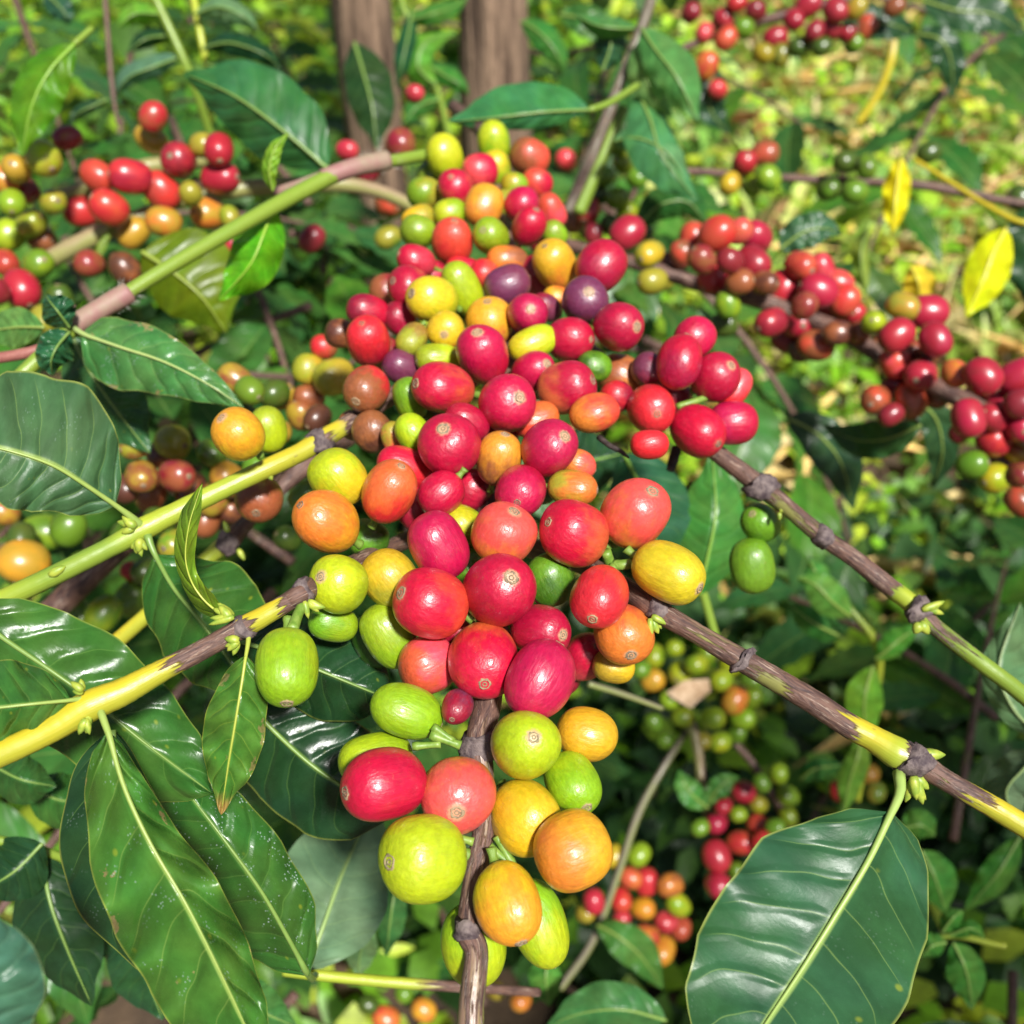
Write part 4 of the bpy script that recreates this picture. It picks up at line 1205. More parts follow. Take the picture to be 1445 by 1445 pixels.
clump('in the shaded left clump', 'cherries of the shaded middle left clump', .37, [
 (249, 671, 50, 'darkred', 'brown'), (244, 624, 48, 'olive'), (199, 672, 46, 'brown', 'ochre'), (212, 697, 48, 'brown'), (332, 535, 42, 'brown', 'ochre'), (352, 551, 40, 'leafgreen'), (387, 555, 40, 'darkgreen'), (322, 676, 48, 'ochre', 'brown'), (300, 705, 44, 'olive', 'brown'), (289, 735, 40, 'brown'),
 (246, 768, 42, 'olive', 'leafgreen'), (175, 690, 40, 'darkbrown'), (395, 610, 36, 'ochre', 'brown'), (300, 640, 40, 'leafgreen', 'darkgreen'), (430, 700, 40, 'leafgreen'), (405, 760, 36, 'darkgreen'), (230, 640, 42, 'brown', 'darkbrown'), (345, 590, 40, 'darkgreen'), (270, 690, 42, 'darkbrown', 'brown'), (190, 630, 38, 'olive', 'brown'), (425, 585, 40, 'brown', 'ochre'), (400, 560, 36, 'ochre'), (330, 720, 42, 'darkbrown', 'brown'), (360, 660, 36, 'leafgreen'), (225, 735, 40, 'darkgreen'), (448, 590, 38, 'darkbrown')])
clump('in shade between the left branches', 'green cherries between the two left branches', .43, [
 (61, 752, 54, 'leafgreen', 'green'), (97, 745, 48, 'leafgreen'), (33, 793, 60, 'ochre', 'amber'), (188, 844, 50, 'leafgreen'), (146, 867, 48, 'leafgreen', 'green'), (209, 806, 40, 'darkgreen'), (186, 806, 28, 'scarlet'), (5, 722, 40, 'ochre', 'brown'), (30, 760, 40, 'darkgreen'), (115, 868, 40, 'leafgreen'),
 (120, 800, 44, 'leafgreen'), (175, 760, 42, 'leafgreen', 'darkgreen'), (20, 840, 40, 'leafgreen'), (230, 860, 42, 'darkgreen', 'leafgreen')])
clump('on the far right-hand branch', 'cherries on the far right-hand branch', .49, [
 (885, 328, 44, 'red', 'crimson'), (916, 358, 38, 'olive', 'yellow'), (920, 397, 38, 'olive'), (963, 358, 38, 'brown', 'vermilion'), (978, 336, 38, 'vermilion'), (1012, 330, 48, 'vermilion', 'scarlet'), (1043, 326, 36, 'coral', 'pink'), (1067, 334, 46, 'magenta', 'crimson'), (1062, 372, 47, 'darkred', 'crimson'), (1006, 393, 43, 'red', 'scarlet'),
 (1027, 430, 36, 'leafgreen', 'green'), (1022, 458, 34, 'darkgreen'), (990, 366, 38, 'brown', 'darkred'), (1030, 368, 36, 'darkred'), (1044, 398, 36, 'brown'), (945, 372, 32, 'darkbrown'), (1080, 400, 36, 'darkbrown', 'brown')])
clump('midway on the far right-hand branch', 'cherries mid far right-hand branch', .485, [
 (1130, 375, 40, 'vermilion', 'coral'), (1160, 378, 38, 'red', 'pink'), (1105, 406, 47, 'red'), (1155, 410, 47, 'crimson', 'magenta'), (1182, 400, 38, 'pink', 'vermilion'), (1192, 424, 40, 'coral', 'scarlet'), (1206, 442, 34, 'red', 'scarlet'), (1088, 455, 39, 'darkred', 'red'), (1125, 457, 45, 'red'), (1170, 449, 47, 'vermilion', 'brown'), (1151, 488, 44, 'brown', 'vermilion'), (1130, 493, 34, 'darkbrown'), (1135, 432, 38, 'brown', 'darkred'), (1182, 470, 36, 'darkbrown', 'brown'), (1108, 480, 34, 'darkred'), (1212, 470, 32, 'brown'), ])
clump('far out on the right-hand branch', 'cherries on the outer far right-hand branch', .46, [
 (1233, 455, 36, 'lime', 'green'), (1274, 432, 38, 'ochre', 'olive'), (1309, 440, 52, 'crimson', 'magenta'), (1265, 473, 45, 'red', 'crimson'), (1320, 479, 46, 'red', 'magenta'), (1263, 512, 43, 'vermilion', 'pink'), (1300, 529, 46, 'red', 'magenta'), (1235, 564, 42, 'brown', 'vermilion'), (1285, 564, 45, 'brown', 'vermilion'), (1257, 585, 32, 'darkred'), (1285, 500, 38, 'darkred', 'brown'), (1262, 545, 36, 'darkred'), (1310, 500, 34, 'darkbrown', 'brown'), (1245, 490, 32, 'brown'), (1320, 560, 34, 'brown')])
clump('at the right edge', 'cherries at the right edge', .435, [
 (1348, 527, 36, 'coral', 'orange'), (1387, 531, 49, 'crimson', 'darkred'), (1436, 531, 48, 'magenta', 'crimson'), (1418, 566, 52, 'crimson', 'darkred'), (1367, 590, 48, 'magenta', 'crimson'), (1402, 622, 44, 'red', 'scarlet'), (1440, 602, 42, 'magenta'), (1404, 674, 42, 'lime', 'yellow'), (1372, 655, 40, 'leafgreen'), (1438, 637, 38, 'brown', 'ochre'), (1440, 708, 40, 'brown', 'vermilion'), (1355, 610, 30, 'darkred'), (1400, 590, 42, 'darkred', 'crimson'), (1440, 570, 42, 'darkred'), (1412, 650, 36, 'darkbrown'), (1380, 560, 36, 'darkred'), (1438, 670, 36, 'brown', 'darkred')])
clump('in the distant top clump', 'cherries of the distant top clump', .78, [
 (1020, 27, 30, 'red', 'pink'), (994, 46, 26, 'pink', 'brown'), (1025, 54, 30, 'coral', 'vermilion'), (1094, 54, 31, 'red', 'crimson'), (1140, 7, 32, 'red', 'crimson'), (1179, 15, 32, 'darkred', 'crimson'), (1208, 12, 28, 'olive', 'ochre'), (1223, 39, 30, 'vermilion', 'brown'), (1240, 36, 28, 'red', 'scarlet'), (1067, 15, 28, 'darkred'),
 (996, 93, 33, 'vermilion', 'orange'), (1013, 126, 26, 'scarlet', 'pink'), (1101, 78, 28, 'olive', 'darkgreen'), (1077, 75, 28, 'olive', 'yellow'), (1150, 44, 28, 'darkred'), (1120, 28, 28, 'crimson'), (1172, 42, 28, 'crimson', 'darkred'), (1050, 40, 28, 'leafgreen'), (1195, 47, 26, 'darkred', 'red'), (975, 18, 26, 'darkred'), (1160, 66, 26, 'darkgreen'), (1205, 62, 26, 'leafgreen'), (1128, 66, 28, 'darkgreen'), (1262, 10, 26, 'brown'), (1040, 4, 26, 'scarlet')])
clump('along the thin upper right twig', 'cherries along the thin upper right twig', .66, [
 (1050, 230, 35, 'scarlet', 'darkred'), (1079, 217, 35, 'brown', 'vermilion'), (1030, 259, 29, 'yellow', 'ochre'), (1084, 251, 34, 'leafgreen', 'green'), (1169, 268, 33, 'leafgreen', 'darkgreen'), (1206, 271, 34, 'leafgreen'), (1223, 234, 32, 'leafgreen', 'darkgreen'), (1194, 229, 32, 'darkgreen'), (1311, 215, 30, 'darkgreen'), (1440, 280, 36, 'darkgreen'), (1062, 262, 28, 'green')])
clump('behind the climbing weed stalk', 'small cherries behind the weed stalk', .62, [
 (879, 229, 30, 'lime', 'green'), (898, 251, 28, 'leafgreen'), (872, 280, 30, 'green'), (884, 300, 28, 'green', 'lime'), (830, 298, 36, 'scarlet', 'vermilion'), (799, 226, 32, 'pink', 'scarlet'), (812, 310, 34, 'brown'), (855, 250, 26, 'leafgreen'), (905, 290, 28, 'leafgreen'), (862, 318, 28, 'darkgreen'), (890, 365, 26, 'leafgreen'), (845, 275, 26, 'darkgreen'), (870, 205, 26, 'leafgreen'), (940, 395, 26, 'olive'), (838, 330, 28, 'darkred'), (910, 330, 24, 'darkgreen')])
clump('in the green clump at lower right', 'small green cherries under the lower right branch', .60, [
 (923, 926, 30, 'green', 'lime'), (921, 960, 32, 'amber', 'ochre'), (961, 950, 34, 'lime', 'olive'), (983, 938, 30, 'green', 'lime'), (1018, 960, 30, 'green', 'lime'), (997, 922, 28, 'green'), (923, 1019, 26, 'leafgreen'), (964, 1012, 29, 'green', 'lime'), (1006, 1014, 31, 'green', 'lime'), (1037, 988, 36, 'orange', 'ochre'), (1049, 1014, 32, 'green'), (1016, 1047, 29, 'green', 'lime'),
 (945, 988, 28, 'green'), (990, 1045, 26, 'olive'), (975, 975, 28, 'leafgreen'), (1040, 1035, 26, 'leafgreen'), (905, 945, 26, 'leafgreen'), (940, 1045, 26, 'leafgreen'), (1062, 985, 28, 'green'), (1060, 960, 26, 'leafgreen'), (952, 915, 26, 'green', 'lime'), (1030, 940, 26, 'lime')])
clump('in the clump beside the large leaf', 'small cherries left of the large leaf', .60, [
 (1049, 1118, 31, 'red', 'crimson'), (1021, 1137, 24, 'red'), (1011, 1161, 30, 'magenta', 'crimson'), (1070, 1135, 26, 'olive', 'lime'), (1099, 1092, 28, 'green'), (1111, 1123, 29, 'green', 'leafgreen'), (1113, 1152, 25, 'lime', 'green'), (1070, 1166, 31, 'vermilion', 'scarlet'), (1044, 1189, 36, 'scarlet', 'vermilion'), (1075, 1187, 27, 'scarlet'), (1011, 1208, 38, 'red'), (1014, 1249, 38, 'red', 'magenta'),
 (1042, 1149, 22, 'green'), (1040, 1230, 24, 'leafgreen'), (988, 1168, 24, 'leafgreen'), (1094, 1168, 25, 'leafgreen'), (1075, 1105, 24, 'leafgreen'), (1184, 1116, 26, 'scarlet'), (1227, 1092, 28, 'ochre', 'orange'), (1236, 1118, 28, 'leafgreen', 'olive')])
clump('in the clump right of the twig', 'small cherries right of the lowest bunch', .60, [
 (838, 1272, 31, 'red', 'crimson'), (867, 1208, 29, 'yellow', 'olive'), (902, 1206, 31, 'green'), (890, 1239, 29, 'coral', 'orange'), (912, 1244, 35, 'scarlet', 'red'), (876, 1270, 31, 'scarlet', 'vermilion'), (907, 1282, 33, 'orange', 'amber'), (945, 1249, 33, 'orange', 'brown'), (957, 1277, 33, 'green', 'lime'), (940, 1301, 33, 'scarlet', 'pink'), (961, 1310, 29, 'coral'), (912, 1322, 33, 'vermilion', 'orange'), (935, 1341, 35, 'amber', 'orange'),
 (878, 1298, 26, 'red', 'pink'), (826, 1289, 26, 'olive', 'ochre')])
clump('low down at the bottom edge', 'small cherries at the bottom edge', .62, [(545, 1437, 34, 'orange', 'vermilion'), (598, 1425, 32, 'orange', 'amber'), (735, 1412, 28, 'orange', 'ochre'), (570, 1400, 26, 'leafgreen'), (520, 1418, 26, 'darkgreen'), (700, 1398, 24, 'ochre', 'olive')])
clump('left of the bunch top', 'cherries in the gap left of the bunch top', .53, [(565, 205, 44, 'darkred', 'brown'), (548, 288, 34, 'brown', 'vermilion'), (520, 240, 36, 'darkred'), (440, 337, 36, 'darkred'), (585, 132, 26, 'pink', 'red'), (490, 212, 28, 'crimson', 'pink'), (548, 335, 34, 'olive', 'leafgreen')])

def tiny_material():
    t = NT('small_cherry_skin')
    n = t.noise(t.n('TexCoord').outputs['Object'], 90.0, 2)
    col = t.mix(t.step(n, 0.35, 0.7), t.gattr('tip').outputs['Vector'], t.gattr('base').outputs['Vector'])
    b = t.bsdf(Base_Color=col, Roughness=0.34)
    b.inputs['Coat Weight'].default_value = 0.25
    b.inputs['Coat Roughness'].default_value = 0.2
    return t.done(b.outputs[0])


bv = np.empty(len(FARFRUIT[0].vertices) * 3); FARFRUIT[0].vertices.foreach_get('co', bv); bv = bv.reshape(-1, 3)
bf = [tuple(p.vertices) for p in FARFRUIT[0].polygons]
TV, TF, TA, TB = [], [], [], []
for p, u, r, L, ca, cb in TINY:
    x, y, z = axis_frame(u)
    TF += [tuple(i + len(TV) for i in f) for f in bf]
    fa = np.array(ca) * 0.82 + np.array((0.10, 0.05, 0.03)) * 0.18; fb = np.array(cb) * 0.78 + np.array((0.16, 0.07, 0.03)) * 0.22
    k = random.uniform(.75, 1.05)
    for q in bv:
        TV.append(tuple(p + x * (q[0] * r) + y * (q[1] * r) + z * (q[2] * L))); TA.append(fa * k); TB.append(fb * k)
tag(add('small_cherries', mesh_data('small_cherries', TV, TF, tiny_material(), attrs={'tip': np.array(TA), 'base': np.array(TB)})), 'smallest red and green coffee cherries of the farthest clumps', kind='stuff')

# ------------------------------------------------------------------ twigs that carry them
def twig(label, pts, leaves=(), name='coffee_branch', cat='branch', mat=None, ns=9):
    b = branch(label, pts[0][0], pts[0][1], pts[0][2], name=name, cat=cat)
    view_stem(b, [(*p[:4], p[4] if len(p) > 4 else .9, p[5] if len(p) > 5 else 'brown') for p in pts], ns=ns, mat=mat)
    for kw in leaves: view_leaf(b, near=False, rib=True, nl=24, nw=6, **kw)
    return b

twig('tan twig behind the upper left cherries', [(60, 290, .49, 22, .1, 'tan'), (140, 258, .49, 23, .1, 'tan'), (210, 235, .495, 24, .1, 'tan'), (300, 225, .51, 20, .1, 'tan')])
twig('pale tan twig running under the upper left cherries to the bunch', [(60, 372, .48, 26, .3, 'tan'), (110, 345, .48, 27, .2, 'tan'), (170, 318, .482, 25, .2, 'tan'), (250, 285, .49, 20, .2, 'tan'), (330, 268, .50, 24, 0, 'tan'), (400, 262, .505, 24, 0, 'tan'), (480, 260, .51, 22, 0, 'tan'), (540, 272, .52, 20, 0, 'tan'), (600, 300, .53, 18, .5, 'tan')],
     [dict(mid=[(120, 380, .47), (142, 350, .468), (160, 318, .47)], wl=7, wr=7, colour=(.16, .24, .03), thin=.3)])
twig('dark brown branch carrying the far right-hand cherries', [(800, 345, .52, 18, 1, 'brown'), (900, 372, .505, 20, 1, 'brown'), (985, 400, .50, 22, 1, 'brown'), (1060, 420, .495, 25, 1, 'brown'), (1120, 440, .49, 24, 1, 'grey'), (1195, 472, .48, 25, 1, 'brown'), (1255, 510, .47, 24, .9, 'grey'), (1325, 548, .455, 28, .9, 'grey'), (1380, 575, .445, 25, .9, 'grey'), (1480, 640, .43, 26, 1, 'brown')],
     [dict(mid=[(1100, 352, .52), (1130, 330, .515), (1160, 322, .515), (1190, 330, .52)], wl=26, wr=24, colour=(.030, .085, .035), thin=.05),
      dict(mid=[(1300, 600, .47), (1250, 620, .48), (1205, 620, .50), (1160, 600, .52)], wl=26, wr=28, colour=(.030, .085, .02), thin=.1),
      dict(mid=[(1110, 590, .55), (1150, 610, .55), (1185, 650, .555), (1205, 720, .57)], wl=34, wr=34, colour=(.018, .055, .02), thin=.05),
      dict(mid=[(1285, 560, .50), (1320, 590, .51), (1330, 640, .52), (1315, 690, .54)], wl=26, wr=26, colour=(.018, .06, .02), thin=.08)])
twig('thin reddish brown twig across the upper right', [(940, 240, .68, 10, .8, 'tan'), (1000, 243, .68, 11, .8, 'tan'), (1100, 250, .675, 11, .9, 'tan'), (1200, 256, .67, 12, .8, 'pink'), (1290, 260, .665, 14, .8, 'pink'), (1360, 272, .66, 13, .7, 'pink'), (1425, 284, .655, 12, .8, 'pink'), (1480, 292, .65, 11, .8, 'pink')])
twig('grey brown twig behind the distant top clump', [(880, 110, .83, 9, .3, 'tan'), (960, 70, .82, 12, .6, 'tan'), (1040, 38, .81, 14, .8, 'tan'), (1120, 18, .80, 15, .9, 'brown'), (1220, -10, .80, 15, .9, 'brown')],
     [dict(mid=[(1180, 0, .80), (1215, 25, .79), (1260, 35, .79), (1300, 50, .80)], wl=24, wr=26, colour=(.012, .045, .014)), dict(mid=[(1290, 48, .76), (1325, 55, .75), (1342, 85, .755), (1345, 140, .77)], wl=22, wr=24, colour=(.016, .055, .018)),
      dict(mid=[(1300, 0, .78), (1350, 15, .77), (1400, 20, .77), (1450, 50, .78)], wl=30, wr=30, colour=(.016, .055, .02)), dict(mid=[(1010, 90, .80), (1000, 130, .795), (1005, 160, .80), (1030, 190, .81)], wl=24, wr=20, colour=(.016, .055, .02)),
      dict(mid=[(790, 20, .80), (830, 30, .79), (870, 60, .80)], wl=24, wr=24, colour=(.04, .11, .02))])
twig('grey forked twig standing in the dark gap, lower right of the bunch', [(790, 1395, .585, 11, .1, 'grey'), (835, 1330, .59, 11, .1, 'grey'), (870, 1240, .595, 10, .1, 'grey'), (900, 1150, .6, 11, .1, 'grey'), (935, 1085, .605, 10, .1, 'grey'), (970, 1030, .615, 9, .1, 'grey')],
     [dict(mid=[(842, 1305, .585), (870, 1320, .575), (905, 1350, .575), (936, 1396, .585)], wl=28, wr=26, colour=(.06, .17, .03), thin=.2)])
twig('light brown twig below the small green clump', [(975, 1020, .605, 16, .2, 'tan'), (985, 1060, .6, 15, .2, 'tan'), (990, 1105, .595, 13, .4, 'tan'), (1000, 1160, .605, 10, .5, 'brown')],
     [dict(mid=[(1000, 1140, .585), (980, 1125, .58), (965, 1105, .58), (958, 1086, .585)], wl=18, wr=18, colour=(.07, .2, .04), thin=.2), dict(mid=[(1000, 1135, .585), (1012, 1115, .58), (1030, 1100, .58), (1044, 1098, .585)], wl=16, wr=16, colour=(.07, .2, .04), thin=.2)])
twig('brown twig slanting behind the red clump toward the large leaf', [(1020, 1030, .625, 9, .9, 'tan'), (1060, 1075, .62, 11, .9, 'tan'), (1095, 1130, .615, 12, .9, 'tan'), (1120, 1180, .615, 12, .5, 'lime'), (1140, 1215, .615, 10, 0, 'lime')])
twig('thin grey twig pointing right under the bunch', [(830, 965, .40, 9, .2, 'grey'), (880, 980, .405, 9, .2, 'grey'), (935, 1000, .41, 7, .2, 'grey')])
b = twig('yellow-green twig behind the lowest cherries with two pale leaves', [(400, 1370, .31, 15, 0, 'lime'), (440, 1375, .31, 15, 0, 'lime'), (520, 1383, .315, 16, 0, 'lime'), (580, 1388, .318, 16, .3, 'lime'), (640, 1392, .32, 15, .7, 'pink'), (760, 1400, .34, 13, .8, 'pink')],
     [dict(mid=[(432, 1370, .305), (455, 1310, .31), (480, 1240, .32), (510, 1170, .335), (525, 1120, .35)], wl=84, wr=76, dl=.004, dr=.01, colour=(.095, .175, .085), vein=(.22, .34, .12), thin=.1, flecks=.1),  # glare on this leaf is put into its pale base colour
      ])
view_leaf(b, [(436, 1378, .262), (410, 1330, .256), (370, 1260, .251), (320, 1190, .249), (270, 1125, .250), (238, 1090, .252)], 92, 66, .010, .006, G_LEAF, V_MID, wave=1.5, curl=3, thin=.08, flecks=.8, petiole=[(445, 1376, .300), (442, 1382, .28)], label='dark leaf speckled with pale flecks beside the long glossy one',
          prof=[(0, 0), (.08, .4), (.25, .85), (.5, 1), (.75, .85), (.92, .5), (1, 0)])
twig('yellow twig at the top right with a bent stalk', [(1210, 175, .95, 10, 0, 'yellow'), (1240, 130, .94, 11, 0, 'yellow'), (1258, 80, .93, 12, .1, 'yellow'), (1262, 30, .93, 12, .2, 'tan')])

# ------------------------------------------------------------------ weeds one can tell apart
b = branch('green weed stem with pinkish hairy joints crossing the upper left', 180, 412, .335, name='weed_plant', cat='weed')
view_stem(b, [(178, 414, .336, 20, 0, 'green'), (250, 370, .345, 21, 0, 'green'), (350, 312, .36, 22, 0, 'green'), (430, 268, .375, 23, 0, 'green'), (490, 240, .385, 23, 0, 'green'), (560, 226, .40, 17, 0, 'green'), (640, 212, .42, 17, 0, 'green')])
view_stem(b, [(100, 462, .325, 30, 0, 'pink'), (140, 437, .330, 29, 0, 'pink'), (182, 413, .3345, 31, 0, 'pink')], 'joint_sheath', mat=M_SHEATH)
view_stem(b, [(455, 252, .380, 25, 0, 'pink'), (500, 236, .385, 26, 0, 'pink'), (546, 226, .393, 28, 0, 'pink')], 'joint_sheath', mat=M_SHEATH)
view_stem(b, [(388, 272, .39, 14, 0, 'pink'), (430, 258, .387, 15, 0, 'pink'), (462, 246, .385, 16, 0, 'pink')], 'petiole', mat=M_SHEATH)
view_stem(b, [(-30, 590, .310, 20, 0, 'green'), (40, 520, .316, 21, 0, 'green'), (100, 465, .324, 23, 0, 'green')], 'stem')
view_stem(b, [(-20, 508, .320, 16, 0, 'pink'), (50, 495, .321, 16, 0, 'pink'), (100, 470, .325, 15, 0, 'pink')], 'petiole', mat=plain_material('reddish_petiole', (.22, .07, .06), (.32, .13, .10), 200, .5))
hv, hf = [], []
for i in range(110):
    a = random.uniform(0, 6.28); q = random.random() ** 2
    x, y, d = (182 - 40 * q, 413 + 24 * q, .334) if i % 2 else (546 - 40 * q, 226 + 10 * q, .3925)
    c = P(x + 16 * math.cos(a), y + 16 * math.sin(a), d)
    e = P(x + random.uniform(20, 28) * math.cos(a) + 5, y + random.uniform(20, 28) * math.sin(a) - 3, d - .001)
    k = len(hv); hv += [c, c + Vector((.0001, 0, .0001)), e]; hf.append((k, k + 1, k + 2))
part('joint_hair', np.array([tuple(v) for v in hv]), hf, M_HAIR, b)['kind'] = 'stuff'
view_leaf(b, [(118, 472, .318), (170, 490, .312), (230, 510, .309), (290, 540, .309), (346, 577, .312)], 42, 56, .004, .004, (0.060, 0.165, 0.040), (0.36, 0.46, 0.16), wave=1.4, curl=2, thin=.12, flecks=.6, wounds=.7, petiole=[(104, 462, .323), (110, 467, .32)], label='pointed green weed leaf with pale speckles and nibbled edge', nl=48, nw=10,
          prof=[(0, .2), (.06, .75), (.15, .95), (.3, 1), (.5, .86), (.75, .5), (1, 0)])
view_leaf(b, [(98, 462, .319), (82, 440, .314), (70, 425, .315), (64, 415, .32)], 24, 26, .006, -.004, (0.022, 0.085, 0.035), V_MID, wave=2, curl=4, thin=.08, label='small curled dark weed leaf, upper lobe')
view_leaf(b, [(98, 468, .317), (80, 490, .312), (72, 510, .312), (74, 530, .317)], 28, 28, .006, -.004, (0.024, 0.090, 0.038), V_MID, wave=2, curl=4, thin=.08, label='small curled dark weed leaf, lower lobe')
view_leaf(b, [(102, 475, .345), (130, 530, .345), (165, 580, .347), (212, 640, .352)], 56, 48, .004, .006, (0.030, 0.100, 0.030), V_MID, wave=1, curl=2, thin=.1, label='flat green leaf under the speckled weed leaf')
view_leaf(b, [(62, 462, .345), (20, 462, .35), (-30, 470, .355)], 28, 28, .003, .003, (0.11, 0.26, 0.06), V_PALE, wave=1, curl=1, thin=.3, label='pale green leaf at the left edge')
view_leaf(b, [(385, 292, .372), (372, 330, .366), (352, 375, .365), (308, 425, .370)], 38, 36, .008, .004, (0.10, 0.33, 0.012), (0.25, 0.45, 0.03), wave=2, wfreq=3, curl=3, thin=.35, label='bright green weed leaf hanging under the stem', near=True)
view_leaf(b, [(385, 270, .372), (380, 240, .366), (388, 210, .364), (408, 186, .366)], 11, 12, .003, .001, (0.20, 0.38, 0.03), (.3, .45, .06), wave=.6, curl=1, thin=.35, label='narrow bright green bract standing on the stem', near=True)
view_leaf(b, [(200, 355, .43), (245, 385, .43), (285, 420, .432), (320, 470, .44)], 78, 50, .004, .01, (0.13, 0.20, 0.008), (.22, .28, .03), wave=1, curl=3, thin=.4, label='yellowish leaf behind the stem, light showing through', near=False)
view_leaf(b, [(462, 238, .46), (400, 185, .455), (330, 135, .455), (258, 103, .46)], 50, 66, .012, .004, (0.028, 0.110, 0.030), V_MID, wave=1, curl=3, thin=.12, label='broad deep green leaf above the stem', near=False, petiole=[(480, 250, .465)])
b = branch('climbing weed with limp green leaves hanging beside the bunch top', 870, 130, .56, name='weed_plant', cat='weed')
view_stem(b, [(800, 300, .57, 16, .5, 'grey'), (835, 220, .565, 18, .5, 'grey'), (868, 135, .56, 17, .4, 'grey'), (905, 40, .555, 16, .3, 'grey'), (925, -20, .55, 16, .3, 'grey')])
view_stem(b, [(815, 300, .585, 22, .2, 'green'), (850, 220, .58, 20, .2, 'green'), (880, 150, .575, 14, .3, 'green')], 'stem')
for m, wl, wr, c, th in (([(905, 40, .54), (925, 70, .53), (955, 110, .525), (985, 172, .53)], 34, 30, (.085, .235, .065), .35), ([(900, 60, .545), (908, 100, .54), (925, 140, .54), (950, 165, .545)], 22, 24, (.16, .30, .08), .35),
                         ([(900, 130, .55), (918, 170, .54), (935, 220, .535), (985, 285, .54)], 26, 44, (.06, .20, .07), .25), ([(865, 200, .55), (900, 195, .54), (940, 215, .535), (970, 260, .54)], 22, 30, (.09, .22, .09), .2),
                         ([(900, 40, .56), (870, 40, .555), (840, 35, .555), (810, 20, .56)], 16, 16, (.08, .22, .05), .3), ([(850, 100, .57), (862, 60, .565), (850, 30, .565), (845, 20, .57)], 22, 22, (.02, .075, .03), .1),
                         ([(900, 320, .58), (930, 290, .575), (970, 285, .575), (1000, 320, .58)], 24, 24, (.025, .085, .015), .2)):
    view_leaf(b, m, wl, wr, .006, .004, c, V_MID, wave=1.5, curl=4, thin=th, near=False, nl=26, nw=6)
b = branch('bright green weed with small paired leaves right of the lower branch', 1230, 900, .52, name='weed_plant', cat='weed')
view_stem(b, [(1210, 1130, .56, 9, 0, 'lime'), (1232, 1000, .54, 10, 0, 'lime'), (1240, 920, .53, 11, 0, 'lime'), (1200, 860, .53, 9, 0, 'green'), (1140, 800, .54, 8, 0, 'green')])
for m, wl, wr, c in (([(1232, 940, .515), (1222, 975, .51), (1220, 1010, .512), (1228, 1050, .52)], 26, 28, (.14, .33, .03)), ([(1235, 930, .52), (1255, 915, .515), (1280, 895, .517), (1300, 885, .52)], 20, 16, (.10, .28, .04)), ([(1200, 870, .525), (1175, 850, .515), (1150, 825, .515), (1125, 815, .52)], 24, 26, (.11, .29, .05)),
                     ([(1215, 1040, .54), (1210, 1070, .535), (1200, 1100, .537), (1190, 1150, .54)], 20, 18, (.12, .27, .03)), ([(1160, 830, .54), (1150, 805, .535), (1140, 790, .54)], 18, 18, (.09, .26, .05)), ([(1190, 900, .55), (1150, 880, .545), (1110, 850, .55)], 20, 22, (.05, .17, .03)),
                     ([(1130, 1100, .60), (1150, 1085, .595), (1190, 1080, .6)], 14, 18, (.04, .15, .03))):
    view_leaf(b, m, wl, wr, .004, .003, c, (.3, .45, .08), wave=1.5, curl=2, thin=.3, near=False, nl=22, nw=5)
b = branch('small star-leaved green weed low at the right', 1320, 1330, .46, name='weed_plant', cat='weed')
view_stem(b, [(1260, 1420, .46, 10, 0, 'green'), (1320, 1325, .46, 9, 0, 'green'), (1420, 1335, .45, 8, 0, 'lime')])
for m, wl, wr in (([(1345, 1330, .44), (1360, 1360, .435), (1368, 1390, .437), (1372, 1425, .44)], 26, 28), ([(1335, 1330, .44), (1315, 1335, .436), (1300, 1350, .44)], 18, 18), ([(1340, 1320, .445), (1370, 1310, .44), (1390, 1325, .445)], 12, 12), ([(1330, 1315, .445), (1345, 1295, .44), (1360, 1285, .445)], 16, 18),
                  ([(1440, 1180, .50), (1410, 1230, .495), (1380, 1265, .5), (1360, 1285, .505)], 22, 24), ([(1270, 1170, .5), (1300, 1165, .495), (1320, 1180, .5)], 24, 24), ([(1300, 1200, .5), (1320, 1240, .495), (1335, 1290, .5)], 30, 28)):
    view_leaf(b, m, wl, wr, .004, .003, (.06, .20, .03), (.2, .36, .08), wave=1.5, curl=2, thin=.25, near=False, nl=22, nw=5)

b = branch('leafy green weed growing between the two trunks', 600, 160, .80, name='weed_plant', cat='weed')
view_stem(b, [(640, 220, .82, 9, 0, 'green'), (615, 120, .80, 9, 0, 'green'), (580, 40, .79, 9, 0, 'green'), (560, -20, .79, 9, 0, 'green')])
for m, wl, wr, c in (([(582, 15, .78), (575, 55, .77), (566, 95, .77), (560, 125, .78)], 14, 14, (.020, .085, .035)), ([(615, 120, .79), (590, 95, .78), (600, 60, .78), (645, 45, .79)], 20, 22, (.10, .27, .03)), ([(600, 90, .80), (625, 105, .79), (650, 120, .79), (662, 135, .8)], 14, 14, (.05, .18, .03)),
                     ([(575, 30, .78), (610, 20, .77), (640, 10, .78), (660, -5, .79)], 14, 16, (.06, .2, .03)), ([(620, 140, .80), (590, 150, .79), (570, 175, .79)], 16, 16, (.05, .17, .03)), ([(735, 30, .80), (760, 45, .79), (785, 75, .79), (795, 105, .8)], 20, 20, (.05, .17, .03))):
    view_leaf(b, m, wl, wr, .006, .004, c, V_MID, wave=1.5, curl=3, thin=.3, near=False, nl=20, nw=5)
b = branch('tall green weed stalks with pale leaves above the broad deep green leaf', 275, 95, .62, name='weed_plant', cat='weed')
view_stem(b, [(300, 200, .66, 12, 0, 'green'), (268, 105, .63, 12, 0, 'green'), (225, 10, .62, 12, 0, 'green'), (205, -30, .62, 12, 0, 'green')])
view_stem(b, [(300, 130, .65, 9, 0, 'lime'), (285, 60, .64, 10, 0, 'lime'), (270, -20, .64, 10, 0, 'lime')])
